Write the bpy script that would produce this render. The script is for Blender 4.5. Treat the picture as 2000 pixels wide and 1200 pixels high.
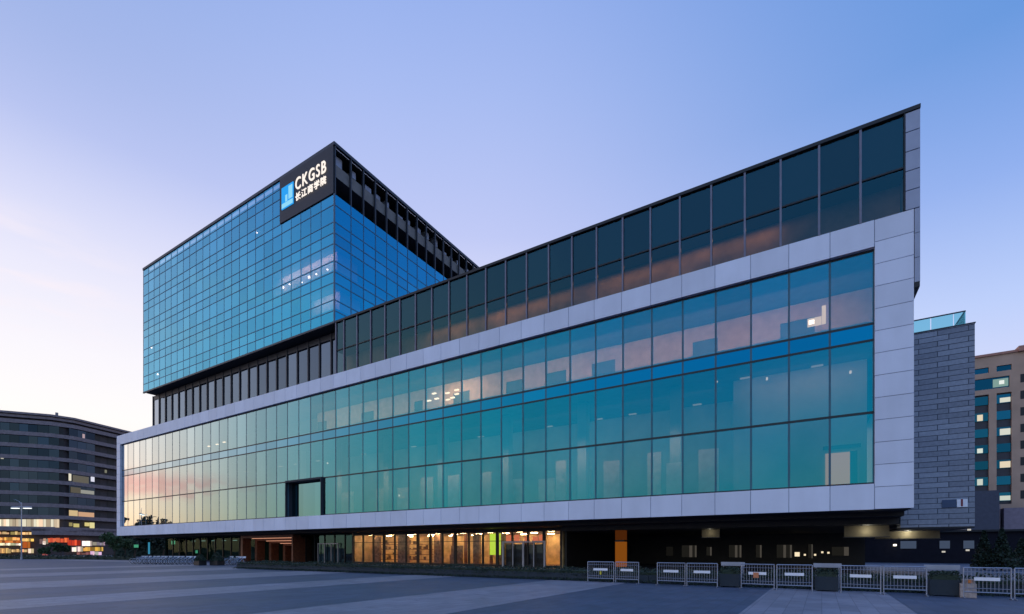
import bpy, math, random
from mathutils import Vector, Matrix

for o in list(bpy.data.objects):
    bpy.data.objects.remove(o)
scene = bpy.context.scene
col = scene.collection
random.seed(11)

# ------------------------------------------------------------------ camera
F = 940.0            # focal length in pixels of a 2000 px wide frame
HORIZON = 1074.0
EYE = 1.75
cd = bpy.data.cameras.new("camera")
cam = bpy.data.objects.new("camera", cd)
col.objects.link(cam)
cam.location = (0, 0, EYE)
cam.rotation_euler = (math.radians(90), 0, 0)
cd.sensor_width = 36
cd.lens = F / 2000 * 36
cd.shift_y = (HORIZON - 600) / 2000
cd.clip_start = 0.1
cd.clip_end = 6000
scene.camera = cam

# ------------------------------------------------------------------ view
scene.view_settings.view_transform = 'Standard'
scene.view_settings.look = 'None'
scene.view_settings.exposure = 0.0
scene.view_settings.gamma = 1.0
scene.render.engine = 'CYCLES'
scene.cycles.use_denoising = True
scene.cycles.max_bounces = 8
scene.cycles.transparent_max_bounces = 12
scene.cycles.sample_clamp_indirect = 4.0
scene.cycles.caustics_reflective = False
scene.cycles.caustics_refractive = False

# ------------------------------------------------------------------ world: dusk sky
SUN_DIR = Vector((-0.98, 0.20, 0.0)).normalized()
world = bpy.data.worlds.new("World")
scene.world = world
world.use_nodes = True
nt = world.node_tree
for n in list(nt.nodes):
    nt.nodes.remove(n)
N, L = nt.nodes, nt.links


def wmath(op, a, b=None, c=None, clamp=False):
    n = N.new('ShaderNodeMath')
    n.operation = op
    n.use_clamp = clamp
    for i, v in enumerate((a, b, c)):
        if v is None:
            continue
        if isinstance(v, (int, float)):
            n.inputs[i].default_value = v
        else:
            L.new(v, n.inputs[i])
    return n.outputs[0]


def wrange(v, a, b):
    n = N.new('ShaderNodeMapRange')
    n.interpolation_type = 'SMOOTHSTEP'
    n.inputs['From Min'].default_value = a
    n.inputs['From Max'].default_value = b
    L.new(v, n.inputs['Value'])
    return n.outputs['Result']


def wramp(v, stops):
    """stops: (elevation in degrees, colour)"""
    n = N.new('ShaderNodeValToRGB')
    n.color_ramp.interpolation = 'EASE'
    el = n.color_ramp.elements
    while len(el) > 1:
        el.remove(el[-1])
    for i, (p, c) in enumerate(stops):
        e = el[0] if i == 0 else el.new(p / 90.0)
        e.position = p / 90.0
        e.color = (*c, 1)
    n.color_ramp.interpolation = 'LINEAR'
    L.new(v, n.inputs[0])
    return n.outputs[0]


def wmix(f, a, b, mode='MIX'):
    n = N.new('ShaderNodeMix')
    n.data_type = 'RGBA'
    n.blend_type = mode
    n.clamp_factor = True
    if isinstance(f, (int, float)):
        n.inputs[0].default_value = f
    else:
        L.new(f, n.inputs[0])
    for s, v in ((6, a), (7, b)):
        if isinstance(v, tuple):
            n.inputs[s].default_value = (*v, 1)
        else:
            L.new(v, n.inputs[s])
    return n.outputs[2]


tc = N.new('ShaderNodeTexCoord')
sep = N.new('ShaderNodeSeparateXYZ')
L.new(tc.outputs['Generated'], sep.inputs[0])
dx, dy, dz = sep.outputs
hl = wmath('SQRT', wmath('ADD', wmath('MULTIPLY', dx, dx), wmath('MULTIPLY', dy, dy)))
hl = wmath('MAXIMUM', hl, 0.001)
az = wmath('DIVIDE', wmath('ADD', wmath('MULTIPLY', dx, SUN_DIR.x), wmath('MULTIPLY', dy, SUN_DIR.y)), hl)
back = wmath('DIVIDE', wmath('MULTIPLY', dy, -1.0), hl)
elev = wmath('DIVIDE', wmath('ARCSINE', dz), math.pi / 2, clamp=True)   # 0..1 for 0..90 degrees
warm = wramp(elev, [(0, (1.0, 0.70, 0.42)), (4, (1.06, 0.89, 0.70)), (8, (1.06, 0.94, 0.86)), (12, (1.0, 0.97, 0.96)),
                    (17, (0.95, 0.92, 0.98)), (23, (0.83, 0.82, 0.97)), (33, (0.53, 0.59, 0.92)), (43, (0.39, 0.50, 0.88)),
                    (50, (0.30, 0.43, 0.84)), (90, (0.20, 0.40, 0.92))])
cool = wramp(elev, [(0, (0.80, 0.72, 0.76)), (10, (0.68, 0.70, 0.93)), (16, (0.57, 0.65, 0.96)), (20, (0.47, 0.60, 0.96)),
                    (29, (0.25, 0.41, 0.85)), (38, (0.115, 0.30, 0.72)), (60, (0.07, 0.24, 0.68)), (90, (0.09, 0.28, 0.75))])
rear = wramp(elev, [(0, (0.62, 0.60, 0.66)), (6, (0.74, 0.80, 0.80)), (12, (0.56, 0.74, 0.95)), (20, (0.42, 0.62, 1.02)),
                    (32, (0.36, 0.58, 1.12)), (60, (0.28, 0.52, 1.15)), (90, (0.24, 0.46, 1.05))])
skycol = wmix(wrange(az, -0.75, 0.30), cool, warm)
skycol = wmix(wmath('MULTIPLY', wrange(az, 0.45, 0.9), wrange(elev, 0.29, 0.44)), skycol, (0.80, 0.86, 0.90), 'MULTIPLY')
skycol = wmix(wrange(back, 0.15, 0.85), skycol, rear)
# thin rosy cloud low in the west and a faint wisp above it
ns = N.new('ShaderNodeTexNoise')
mp = N.new('ShaderNodeMapping')
mp.inputs['Scale'].default_value = (2.0, 2.0, 9.0)
L.new(tc.outputs['Generated'], mp.inputs[0])
L.new(mp.outputs[0], ns.inputs['Vector'])
ns.inputs['Scale'].default_value = 2.2
ns.inputs['Detail'].default_value = 5
cl = wrange(ns.outputs[0], 0.46, 0.66)
band = wmath('MULTIPLY', wrange(elev, 0.048, 0.064), wmath('SUBTRACT', 1.0, wrange(elev, 0.068, 0.088)))
west = wrange(az, 0.975, 0.995)
cl1 = wrange(ns.outputs[0], 0.38, 0.54)
skycol = wmix(wmath('MULTIPLY', wmath('MULTIPLY', cl1, band), wmath('MULTIPLY', west, 0.95)), skycol, (1.0, 0.54, 0.52))
band2 = wmath('MULTIPLY', wrange(elev, 0.17, 0.23), wmath('SUBTRACT', 1.0, wrange(elev, 0.25, 0.31)))
skycol = wmix(wmath('MULTIPLY', wmath('MULTIPLY', cl, band2), wmath('MULTIPLY', wrange(az, 0.72, 0.86), 0.75)), skycol, (1.0, 0.88, 0.92))
skytex = N.new('ShaderNodeTexSky')
skytex.sky_type = 'NISHITA'
skytex.sun_disc = False
skytex.sun_elevation = math.radians(2.0)
skytex.sun_rotation = math.atan2(SUN_DIR.x, SUN_DIR.y)
skycol = wmix(0.01, skycol, skytex.outputs[0], 'ADD')
bg = N.new('ShaderNodeBackground')
bg.inputs['Strength'].default_value = 1.0
L.new(skycol, bg.inputs['Color'])
wo = N.new('ShaderNodeOutputWorld')
L.new(bg.outputs[0], wo.inputs[0])

# last afterglow: one very weak, wide sun low in the west
sd = bpy.data.lights.new("sun", 'SUN')
sd.energy = 0.10
sd.angle = math.radians(100)
sd.color = (1.0, 0.72, 0.6)
so = bpy.data.objects.new("sun", sd)
col.objects.link(so)
so.rotation_euler = Vector((-SUN_DIR.x, -SUN_DIR.y, -0.06)).to_track_quat('-Z', 'Y').to_euler()

# ------------------------------------------------------------------ frame of the building
U = Vector((-548.0 - 1000.0, F)).normalized()      # along the facade, away from the near corner
V = Vector((U.y, -U.x))                              # into the depth of the building
CORNER = Vector(((1785 - 1000) / F * 28.0, 28.0))
ROT = math.atan2(-U.y, -U.x)


def on_plane(px, py, v0):
    """photo pixel -> local (x, z) on the plane y = v0 of the building frame"""
    d = Vector(((px - 1000) / F, 1.0))
    t = (v0 + CORNER.dot(V)) / d.dot(V)
    return -(d * t - CORNER).dot(U), EYE + (HORIZON - py) / F * t


def at(px, t, z=0.0):
    return Vector(((px - 1000) / F * t, t, z))


def ground(px, py):
    t = F * EYE / (py - HORIZON)
    return at(px, t)


# ------------------------------------------------------------------ materials
def mat(name):
    m = bpy.data.materials.new(name)
    m.use_nodes = True
    t = m.node_tree
    for n in list(t.nodes):
        t.nodes.remove(n)
    o = t.nodes.new('ShaderNodeOutputMaterial')
    return m, t, o


def solid(name, c, rough=0.6, metal=0.0, var=0.12, scale=1.5, bump=0.0, bscale=30.0, spec=0.5):
    """plain surface with slight procedural mottling"""
    m, t, o = mat(name)
    b = t.nodes.new('ShaderNodeBsdfPrincipled')
    b.inputs['Roughness'].default_value = rough
    b.inputs['Metallic'].default_value = metal
    b.inputs['Specular IOR Level'].default_value = spec
    tc = t.nodes.new('ShaderNodeTexCoord')
    n = t.nodes.new('ShaderNodeTexNoise')
    n.inputs['Scale'].default_value = scale
    n.inputs['Detail'].default_value = 6
    t.links.new(tc.outputs['Object'], n.inputs['Vector'])
    r = t.nodes.new('ShaderNodeValToRGB')
    r.color_ramp.elements[0].position = 0.3
    r.color_ramp.elements[1].position = 0.7
    r.color_ramp.elements[0].color = (*[x * (1 - var) for x in c], 1)
    r.color_ramp.elements[1].color = (*[min(1, x * (1 + var)) for x in c], 1)
    t.links.new(n.outputs[0], r.inputs[0])
    t.links.new(r.outputs[0], b.inputs['Base Color'])
    if bump:
        n2 = t.nodes.new('ShaderNodeTexNoise')
        n2.inputs['Scale'].default_value = bscale
        t.links.new(tc.outputs['Object'], n2.inputs['Vector'])
        bp = t.nodes.new('ShaderNodeBump')
        bp.inputs['Strength'].default_value = bump
        bp.inputs['Distance'].default_value = 0.02
        t.links.new(n2.outputs[0], bp.inputs['Height'])
        t.links.new(bp.outputs[0], b.inputs['Normal'])
    t.links.new(b.outputs[0], o.inputs[0])
    return m


def glow(name, c, s):
    m, t, o = mat(name)
    e = t.nodes.new('ShaderNodeEmission')
    e.inputs[0].default_value = (*c, 1)
    e.inputs[1].default_value = s
    t.links.new(e.outputs[0], o.inputs[0])
    return m


def coated_glass(name, f0, f90, power, trans, rnd=0.10, tilt=0.006, wave=0.004, rough=0.015, gain=1.0):
    """coated architectural glass: tinted mirror reflection that whitens towards grazing angles, tinted see-through"""
    m, t, o = mat(name)
    nn, ll = t.nodes, t.links
    geo = nn.new('ShaderNodeNewGeometry')
    wn = nn.new('ShaderNodeTexWhiteNoise')
    wn.noise_dimensions = '1D'
    ll.new(geo.outputs['Random Per Island'], wn.inputs['W'])
    oi = nn.new('ShaderNodeObjectInfo')
    ad = nn.new('ShaderNodeMath')
    ll.new(geo.outputs['Random Per Island'], ad.inputs[0])
    ll.new(oi.outputs['Random'], ad.inputs[1])
    wn2 = nn.new('ShaderNodeTexWhiteNoise')
    wn2.noise_dimensions = '1D'
    ll.new(ad.outputs[0], wn2.inputs['W'])
    # every pane hangs at a slightly different angle, and float glass is never quite flat
    sb = nn.new('ShaderNodeVectorMath')
    sb.operation = 'SUBTRACT'
    ll.new(wn2.outputs['Color'], sb.inputs[0])
    sb.inputs[1].default_value = (0.5, 0.5, 0.5)
    sc = nn.new('ShaderNodeVectorMath')
    sc.operation = 'SCALE'
    ll.new(sb.outputs[0], sc.inputs[0])
    sc.inputs['Scale'].default_value = tilt * 2
    tcx = nn.new('ShaderNodeTexCoord')
    nz = nn.new('ShaderNodeTexNoise')
    nz.inputs['Scale'].default_value = 0.55
    nz.inputs['Detail'].default_value = 1
    ll.new(tcx.outputs['Object'], nz.inputs['Vector'])
    sb2 = nn.new('ShaderNodeVectorMath')
    sb2.operation = 'SUBTRACT'
    ll.new(nz.outputs['Color'], sb2.inputs[0])
    sb2.inputs[1].default_value = (0.5, 0.5, 0.5)
    sc2 = nn.new('ShaderNodeVectorMath')
    sc2.operation = 'SCALE'
    ll.new(sb2.outputs[0], sc2.inputs[0])
    sc2.inputs['Scale'].default_value = wave * 2
    a1 = nn.new('ShaderNodeVectorMath')
    ll.new(geo.outputs['Normal'], a1.inputs[0])
    ll.new(sc.outputs[0], a1.inputs[1])
    a2 = nn.new('ShaderNodeVectorMath')
    ll.new(a1.outputs[0], a2.inputs[0])
    ll.new(sc2.outputs[0], a2.inputs[1])
    nm = nn.new('ShaderNodeVectorMath')
    nm.operation = 'NORMALIZE'
    ll.new(a2.outputs[0], nm.inputs[0])
    lw = nn.new('ShaderNodeLayerWeight')
    lw.inputs['Blend'].default_value = 0.5
    pw = nn.new('ShaderNodeMath')
    pw.operation = 'POWER'
    ll.new(lw.outputs['Facing'], pw.inputs[0])
    pw.inputs[1].default_value = power
    gn = nn.new('ShaderNodeMath')
    gn.operation = 'MULTIPLY'
    gn.use_clamp = True
    ll.new(pw.outputs[0], gn.inputs[0])
    gn.inputs[1].default_value = gain
    pw = gn

    def mixc(f, a, b):
        x = nn.new('ShaderNodeMix')
        x.data_type = 'RGBA'
        if isinstance(f, float):
            x.inputs[0].default_value = f
        else:
            ll.new(f, x.inputs[0])
        for s, v in ((6, a), (7, b)):
            if isinstance(v, tuple):
                x.inputs[s].default_value = (*v, 1)
            else:
                ll.new(v, x.inputs[s])
        return x.outputs[2]
    refl = mixc(pw.outputs[0], f0, f90)
    # pane to pane differences of the coating
    mr = nn.new('ShaderNodeMapRange')
    ll.new(wn2.outputs['Value'], mr.inputs['Value'])
    mr.inputs['To Min'].default_value = 1 - rnd
    mr.inputs['To Max'].default_value = 1 + rnd
    vm = nn.new('ShaderNodeVectorMath')
    vm.operation = 'SCALE'
    ll.new(refl, vm.inputs[0])
    ll.new(mr.outputs[0], vm.inputs['Scale'])
    g = nn.new('ShaderNodeBsdfGlossy')
    g.inputs['Roughness'].default_value = rough
    ll.new(vm.outputs[0], g.inputs['Color'])
    ll.new(nm.outputs[0], g.inputs['Normal'])
    if trans is None:
        ll.new(g.outputs[0], o.inputs[0])
        return m
    tr = nn.new('ShaderNodeBsdfTransparent')
    ll.new(mixc(pw.outputs[0], trans, (0.0, 0.0, 0.0)), tr.inputs['Color'])
    ash = nn.new('ShaderNodeAddShader')
    ll.new(g.outputs[0], ash.inputs[0])
    ll.new(tr.outputs[0], ash.inputs[1])
    ll.new(ash.outputs[0], o.inputs[0])
    return m


def brick_mat(name, c1, c2, mortar, bw, bh, rough=0.7):
    m, t, o = mat(name)
    b = t.nodes.new('ShaderNodeBsdfPrincipled')
    b.inputs['Roughness'].default_value = rough
    tcx = t.nodes.new('ShaderNodeTexCoord')
    sp = t.nodes.new('ShaderNodeSeparateXYZ')
    cb = t.nodes.new('ShaderNodeCombineXYZ')
    t.links.new(tcx.outputs['Object'], sp.inputs[0])
    ad = t.nodes.new('ShaderNodeMath')
    t.links.new(sp.outputs[0], ad.inputs[0])
    t.links.new(sp.outputs[1], ad.inputs[1])
    t.links.new(ad.outputs[0], cb.inputs[0])
    t.links.new(sp.outputs[2], cb.inputs[1])
    br = t.nodes.new('ShaderNodeTexBrick')
    br.offset = 0.37
    br.inputs['Color1'].default_value = (*c1, 1)
    br.inputs['Color2'].default_value = (*c2, 1)
    br.inputs['Mortar'].default_value = (*mortar, 1)
    br.inputs['Scale'].default_value = 1.0
    br.inputs['Mortar Size'].default_value = 0.022
    br.inputs['Bias'].default_value = -0.1
    br.inputs['Brick Width'].default_value = bw
    br.inputs['Row Height'].default_value = bh
    t.links.new(cb.outputs[0], br.inputs['Vector'])
    n = t.nodes.new('ShaderNodeTexNoise')
    n.inputs['Scale'].default_value = 6
    n.inputs['Detail'].default_value = 8
    t.links.new(tcx.outputs['Object'], n.inputs['Vector'])
    mx = t.nodes.new('ShaderNodeMix')
    mx.data_type = 'RGBA'
    mx.blend_type = 'MULTIPLY'
    mx.inputs[0].default_value = 0.5
    t.links.new(br.outputs['Color'], mx.inputs[6])
    t.links.new(n.outputs[0], mx.inputs[7])
    t.links.new(mx.outputs[2], b.inputs['Base Color'])
    bp = t.nodes.new('ShaderNodeBump')
    bp.inputs['Strength'].default_value = 0.6
    bp.inputs['Distance'].default_value = 0.03
    t.links.new(br.outputs['Fac'], bp.inputs['Height'])
    bp.invert = True
    t.links.new(bp.outputs[0], b.inputs['Normal'])
    t.links.new(b.outputs[0], o.inputs[0])
    return m


def paving(name, c, ang, var=0.13):
    """stone slabs laid along the stripes of the plaza"""
    m, t, o = mat(name)
    nn, ll = t.nodes, t.links
    b = nn.new('ShaderNodeBsdfPrincipled')
    tcx = nn.new('ShaderNodeTexCoord')
    mpn = nn.new('ShaderNodeMapping')
    mpn.inputs['Rotation'].default_value = (0, 0, ang)
    ll.new(tcx.outputs['Object'], mpn.inputs[0])
    br = nn.new('ShaderNodeTexBrick')
    br.offset = 0.5
    br.inputs['Color1'].default_value = (*[x * (1 - var) for x in c], 1)
    br.inputs['Color2'].default_value = (*[x * (1 + var) for x in c], 1)
    br.inputs['Mortar'].default_value = (*[x * 0.66 for x in c], 1)
    br.inputs['Scale'].default_value = 1
    br.inputs['Mortar Size'].default_value = 0.012
    br.inputs['Brick Width'].default_value = 0.9
    br.inputs['Row Height'].default_value = 0.45
    ll.new(mpn.outputs[0], br.inputs['Vector'])
    n = nn.new('ShaderNodeTexNoise')
    n.inputs['Scale'].default_value = 0.35
    n.inputs['Detail'].default_value = 8
    n.inputs['Roughness'].default_value = 0.65
    ll.new(tcx.outputs['Object'], n.inputs['Vector'])
    mr = nn.new('ShaderNodeMapRange')
    mr.inputs['From Min'].default_value = 0.3
    mr.inputs['From Max'].default_value = 0.7
    mr.inputs['To Min'].default_value = 0.82
    mr.inputs['To Max'].default_value = 1.15
    ll.new(n.outputs[0], mr.inputs['Value'])
    n3 = nn.new('ShaderNodeTexNoise')
    n3.inputs['Scale'].default_value = 1.7
    n3.inputs['Detail'].default_value = 10
    n3.inputs['Roughness'].default_value = 0.75
    ll.new(tcx.outputs['Object'], n3.inputs['Vector'])
    mr3 = nn.new('ShaderNodeMapRange')
    mr3.inputs['From Min'].default_value = 0.35
    mr3.inputs['From Max'].default_value = 0.5
    mr3.inputs['To Min'].default_value = 0.76
    mr3.inputs['To Max'].default_value = 1.0
    ll.new(n3.outputs[0], mr3.inputs['Value'])
    mm = nn.new('ShaderNodeMath')
    mm.operation = 'MULTIPLY'
    ll.new(mr.outputs[0], mm.inputs[0])
    ll.new(mr3.outputs[0], mm.inputs[1])
    vs = nn.new('ShaderNodeVectorMath')
    vs.operation = 'SCALE'
    ll.new(br.outputs['Color'], vs.inputs[0])
    ll.new(mm.outputs[0], vs.inputs['Scale'])
    ll.new(vs.outputs[0], b.inputs['Base Color'])
    mr2 = nn.new('ShaderNodeMapRange')
    mr2.inputs['To Min'].default_value = 0.36
    mr2.inputs['To Max'].default_value = 0.66
    ll.new(n.outputs[0], mr2.inputs['Value'])
    ll.new(mr2.outputs[0], b.inputs['Roughness'])
    b.inputs['Specular IOR Level'].default_value = 0.35
    ll.new(b.outputs[0], o.inputs[0])
    return m


def leaf_mat(name, c):
    m, t, o = mat(name)
    b = t.nodes.new('ShaderNodeBsdfPrincipled')
    g = t.nodes.new('ShaderNodeNewGeometry')
    r = t.nodes.new('ShaderNodeValToRGB')
    r.color_ramp.elements[0].color = (*[x * 0.6 for x in c], 1)
    r.color_ramp.elements[1].color = (*[x * 1.5 for x in c], 1)
    t.links.new(g.outputs['Random Per Island'], r.inputs[0])
    t.links.new(r.outputs[0], b.inputs['Base Color'])
    b.inputs['Roughness'].default_value = 0.7
    t.links.new(b.outputs[0], o.inputs[0])
    return m


M = {}
M['white'] = solid('white aluminium cladding', (0.70, 0.75, 0.87), 0.45, 0.0, 0.05, 0.4)
_t = M['white'].node_tree
_b = [n for n in _t.nodes if n.type == 'BSDF_PRINCIPLED'][0]
_src = _b.inputs['Base Color'].links[0].from_socket
_g = _t.nodes.new('ShaderNodeNewGeometry')
_mr = _t.nodes.new('ShaderNodeMapRange')
_mr.inputs['To Min'].default_value = 0.93
_mr.inputs['To Max'].default_value = 1.06
_t.links.new(_g.outputs['Random Per Island'], _mr.inputs['Value'])
_tc = _t.nodes.new('ShaderNodeTexCoord')
_mp = _t.nodes.new('ShaderNodeMapping')
_mp.inputs['Scale'].default_value = (1.2, 1.2, 0.25)
_t.links.new(_tc.outputs['Object'], _mp.inputs[0])
_n = _t.nodes.new('ShaderNodeTexNoise')
_n.inputs['Scale'].default_value = 1.0
_n.inputs['Detail'].default_value = 5
_t.links.new(_mp.outputs[0], _n.inputs['Vector'])
_mr2 = _t.nodes.new('ShaderNodeMapRange')
_mr2.inputs['From Min'].default_value = 0.3
_mr2.inputs['From Max'].default_value = 0.7
_mr2.inputs['To Min'].default_value = 0.96
_mr2.inputs['To Max'].default_value = 1.03
_t.links.new(_n.outputs[0], _mr2.inputs['Value'])
_m1 = _t.nodes.new('ShaderNodeMath')
_m1.operation = 'MULTIPLY'
_t.links.new(_mr.outputs[0], _m1.inputs[0])
_t.links.new(_mr2.outputs[0], _m1.inputs[1])
_vs = _t.nodes.new('ShaderNodeVectorMath')
_vs.operation = 'SCALE'
_t.links.new(_src, _vs.inputs[0])
_t.links.new(_m1.outputs[0], _vs.inputs['Scale'])
_t.links.new(_vs.outputs[0], _b.inputs['Base Color'])
M['joint'] = solid('dark cladding joint', (0.30, 0.33, 0.41), 0.8)
M['mullion'] = solid('dark teal mullion', (0.045, 0.12, 0.17), 0.5, 0.2)
M['transom'] = solid('black transom', (0.010, 0.016, 0.022), 0.5)
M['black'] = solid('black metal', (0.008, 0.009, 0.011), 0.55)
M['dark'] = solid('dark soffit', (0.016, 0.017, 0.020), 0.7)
M['charcoal'] = solid('charcoal metal', (0.045, 0.05, 0.065), 0.5, 0.3)
M['fin'] = solid('grey metal fin', (0.17, 0.17, 0.22), 0.5, 0.3)
M['podium_glass'] = coated_glass('teal coated glass', (0.003, 0.182, 0.252), (1.0, 1.0, 1.0), 4.6, (0.36, 0.31, 0.27), gain=4.9, wave=0.006)
M['balcony_glass'] = coated_glass('balcony glass', (0.02, 0.20, 0.26), (1.0, 1.0, 1.0), 4.0, None, gain=3.5)
M['spandrel'] = coated_glass('blue spandrel glass', (0.003, 0.185, 0.32), (0.9, 0.95, 1.0), 3.8, None, gain=2.8)
M['tower_glass'] = coated_glass('blue coated glass', (0.002, 0.275, 0.455), (0.66, 0.84, 0.97), 3.5, (0.30, 0.26, 0.26), rnd=0.08, tilt=0.012)
M['dark_glass'] = coated_glass('smoked glass', (0.013, 0.054, 0.066), (0.36, 0.43, 0.60), 3.2, (0.45, 0.40, 0.34), rnd=0.08)
M['recess_glass'] = coated_glass('grey blue glass', (0.03, 0.06, 0.10), (0.45, 0.53, 0.66), 2.2, (0.22, 0.2, 0.2), rnd=0.25)
M['lobby_glass'] = coated_glass('clear lobby glass', (0.02, 0.03, 0.035), (0.7, 0.75, 0.8), 4, (0.9, 0.9, 0.88), rnd=0.05)
M['shop_glass'] = coated_glass('dark green shop glass', (0.01, 0.02, 0.02), (0.12, 0.16, 0.16), 4, (0.8, 0.9, 0.85), rnd=0.05)
M['clear_glass'] = coated_glass('balustrade glass', (0.03, 0.06, 0.06), (0.7, 0.8, 0.8), 3, (0.55, 0.78, 0.80), rnd=0.05)
M['far_glass'] = coated_glass('far dark glass', (0.03, 0.045, 0.065), (0.3, 0.34, 0.42), 4, None, rnd=0.35, tilt=0.03)
M['blue_glass'] = coated_glass('far blue glass', (0.008, 0.085, 0.15), (0.5, 0.6, 0.7), 4, None, rnd=0.35, tilt=0.03)
M['beige_wall'] = solid('beige plaster', (0.62, 0.50, 0.44), 0.8)
M['grey_wall'] = solid('grey interior wall', (0.42, 0.42, 0.40), 0.8, var=0.25, scale=0.25)
M['door_blue'] = solid('blue grey door', (0.10, 0.13, 0.16), 0.6)
M['floor_in'] = solid('dark carpet', (0.08, 0.08, 0.085), 0.9)
M['ceil_in'] = solid('grey interior ceiling', (0.18, 0.18, 0.18), 0.9)
M['wood'] = solid('red brown wood cladding', (0.20, 0.065, 0.032), 0.5, var=0.3, scale=3)
M['orange'] = solid('orange timber wall', (0.76, 0.52, 0.25), 0.55, var=0.35, scale=1.2)
M['stone'] = brick_mat('slate cladding', (0.27, 0.30, 0.36), (0.42, 0.46, 0.54), (0.08, 0.095, 0.13), 1.5, 0.34)
M['lamp_warm'] = glow('warm lamp', (1.0, 0.50, 0.27), 13.0)
M['lamp_amber'] = glow('amber lamp', (1.0, 0.68, 0.34), 46.0)
M['lamp_white'] = glow('white lamp', (1.0, 0.90, 0.74), 6.0)
M['lamp_cool'] = glow('cool lamp', (0.8, 0.9, 1.0), 5.0)
m_, t_, o_ = mat('dim opal globe')
e_ = t_.nodes.new('ShaderNodeEmission')
lw_ = t_.nodes.new('ShaderNodeLayerWeight')
mr_ = t_.nodes.new('ShaderNodeMapRange')
e_.inputs[0].default_value = (0.95, 0.82, 0.50, 1)
t_.links.new(lw_.outputs['Facing'], mr_.inputs['Value'])
mr_.inputs['From Max'].default_value = 0.9
mr_.inputs['To Min'].default_value = 0.36
mr_.inputs['To Max'].default_value = 0.0
t_.links.new(mr_.outputs[0], e_.inputs[1])
t_.links.new(e_.outputs[0], o_.inputs[0])
M['lamp_dim'] = m_
M['concrete'] = solid('grey concrete', (0.22, 0.22, 0.24), 0.85, bump=0.3)
M['steel'] = solid('galvanised steel', (0.33, 0.36, 0.44), 0.45, 0.6)
M['plate'] = solid('white plate', (0.85, 0.86, 0.9), 0.5)
M['planter'] = solid('dark planter stone', (0.022, 0.034, 0.046), 0.8, bump=0.3)
M['leaf_dark'] = leaf_mat('dark hedge leaf', (0.015, 0.032, 0.018))
M['leaf'] = leaf_mat('green leaf', (0.035, 0.075, 0.025))
M['bark'] = solid('bark', (0.06, 0.045, 0.035), 0.9)
M['rubber'] = solid('black rubber', (0.012, 0.012, 0.012), 0.8)

# ------------------------------------------------------------------ mesh helpers


class MB:
    def __init__(self):
        self.v, self.f = [], []

    def quad(self, a, b, c, d):
        n = len(self.v)
        self.v += [tuple(a), tuple(b), tuple(c), tuple(d)]
        self.f.append((n, n + 1, n + 2, n + 3))
        return self

    def box(self, x0, x1, y0, y1, z0, z1):
        n = len(self.v)
        self.v += [(x0, y0, z0), (x1, y0, z0), (x1, y1, z0), (x0, y1, z0), (x0, y0, z1), (x1, y0, z1), (x1, y1, z1), (x0, y1, z1)]
        self.f += [tuple(n + i for i in q) for q in ((0, 3, 2, 1), (4, 5, 6, 7), (0, 1, 5, 4), (1, 2, 6, 5), (2, 3, 7, 6), (3, 0, 4, 7))]
        return self

    def prism(self, pts, z0, z1):
        n, k = len(self.v), len(pts)
        self.v += [(p[0], p[1], z0) for p in pts] + [(p[0], p[1], z1) for p in pts]
        self.f.append(tuple(n + i for i in reversed(range(k))))
        self.f.append(tuple(n + k + i for i in range(k)))
        for i in range(k):
            j = (i + 1) % k
            self.f.append((n + i, n + j, n + k + j, n + k + i))
        return self

    def tube(self, p0, p1, r0, r1=None, seg=8):
        r1 = r0 if r1 is None else r1
        p0, p1 = Vector(p0), Vector(p1)
        d = (p1 - p0).normalized()
        a = d.orthogonal().normalized()
        b = d.cross(a)
        n = len(self.v)
        for p, r in ((p0, r0), (p1, r1)):
            for i in range(seg):
                t = 2 * math.pi * i / seg
                self.v.append(tuple(p + a * (r * math.cos(t)) + b * (r * math.sin(t))))
        for i in range(seg):
            j = (i + 1) % seg
            self.f.append((n + i, n + j, n + seg + j, n + seg + i))
        self.f.append(tuple(n + i for i in reversed(range(seg))))
        self.f.append(tuple(n + seg + i for i in range(seg)))
        return self

    def torus(self, c, axis, R, r, seg=20, ring=6):
        c, axis = Vector(c), Vector(axis).normalized()
        a = axis.orthogonal().normalized()
        b = axis.cross(a)
        n = len(self.v)
        for i in range(seg):
            t = 2 * math.pi * i / seg
            e = a * math.cos(t) + b * math.sin(t)
            for j in range(ring):
                s = 2 * math.pi * j / ring
                self.v.append(tuple(c + e * (R + r * math.cos(s)) + axis * (r * math.sin(s))))
        for i in range(seg):
            for j in range(ring):
                i2, j2 = (i + 1) % seg, (j + 1) % ring
                self.f.append((n + i * ring + j, n + i2 * ring + j, n + i2 * ring + j2, n + i * ring + j2))
        return self

    def leaf(self, p, s, rng):
        d = Vector((rng.gauss(0, 1), rng.gauss(0, 1), rng.gauss(0, 1))).normalized()
        a = d.orthogonal().normalized() * s
        b = d.cross(a.normalized()) * s * 0.7
        p = Vector(p)
        return self.quad(p - a, p + b, p + a, p - b)

    def build(self, name, m, parent=None, smooth=False):
        me = bpy.data.meshes.new(name)
        me.from_pydata(self.v, [], self.f)
        me.materials.append(m)
        if smooth:
            for p in me.polygons:
                p.use_smooth = True
        me.update()
        o = bpy.data.objects.new(name, me)
        col.objects.link(o)
        if parent is not None:
            o.parent = parent
        return o


def tag(o, label=None, cat=None, group=None, kind=None):
    if label:
        o['label'] = label
    if cat:
        o['category'] = cat
    if group:
        o['group'] = group
    if kind:
        o['kind'] = kind
    return o


def empty(name, loc=(0, 0, 0), rz=0.0):
    o = bpy.data.objects.new(name, None)
    o.empty_display_size = 0.5
    o.location = loc
    o.rotation_euler = (0, 0, rz)
    col.objects.link(o)
    return o


def copy_tree(o, parent=None):
    c = o.copy()
    col.objects.link(c)
    if parent is not None:
        c.parent = parent
    for ch in [x for x in o.children]:
        copy_tree(ch, c)
    return c


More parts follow.
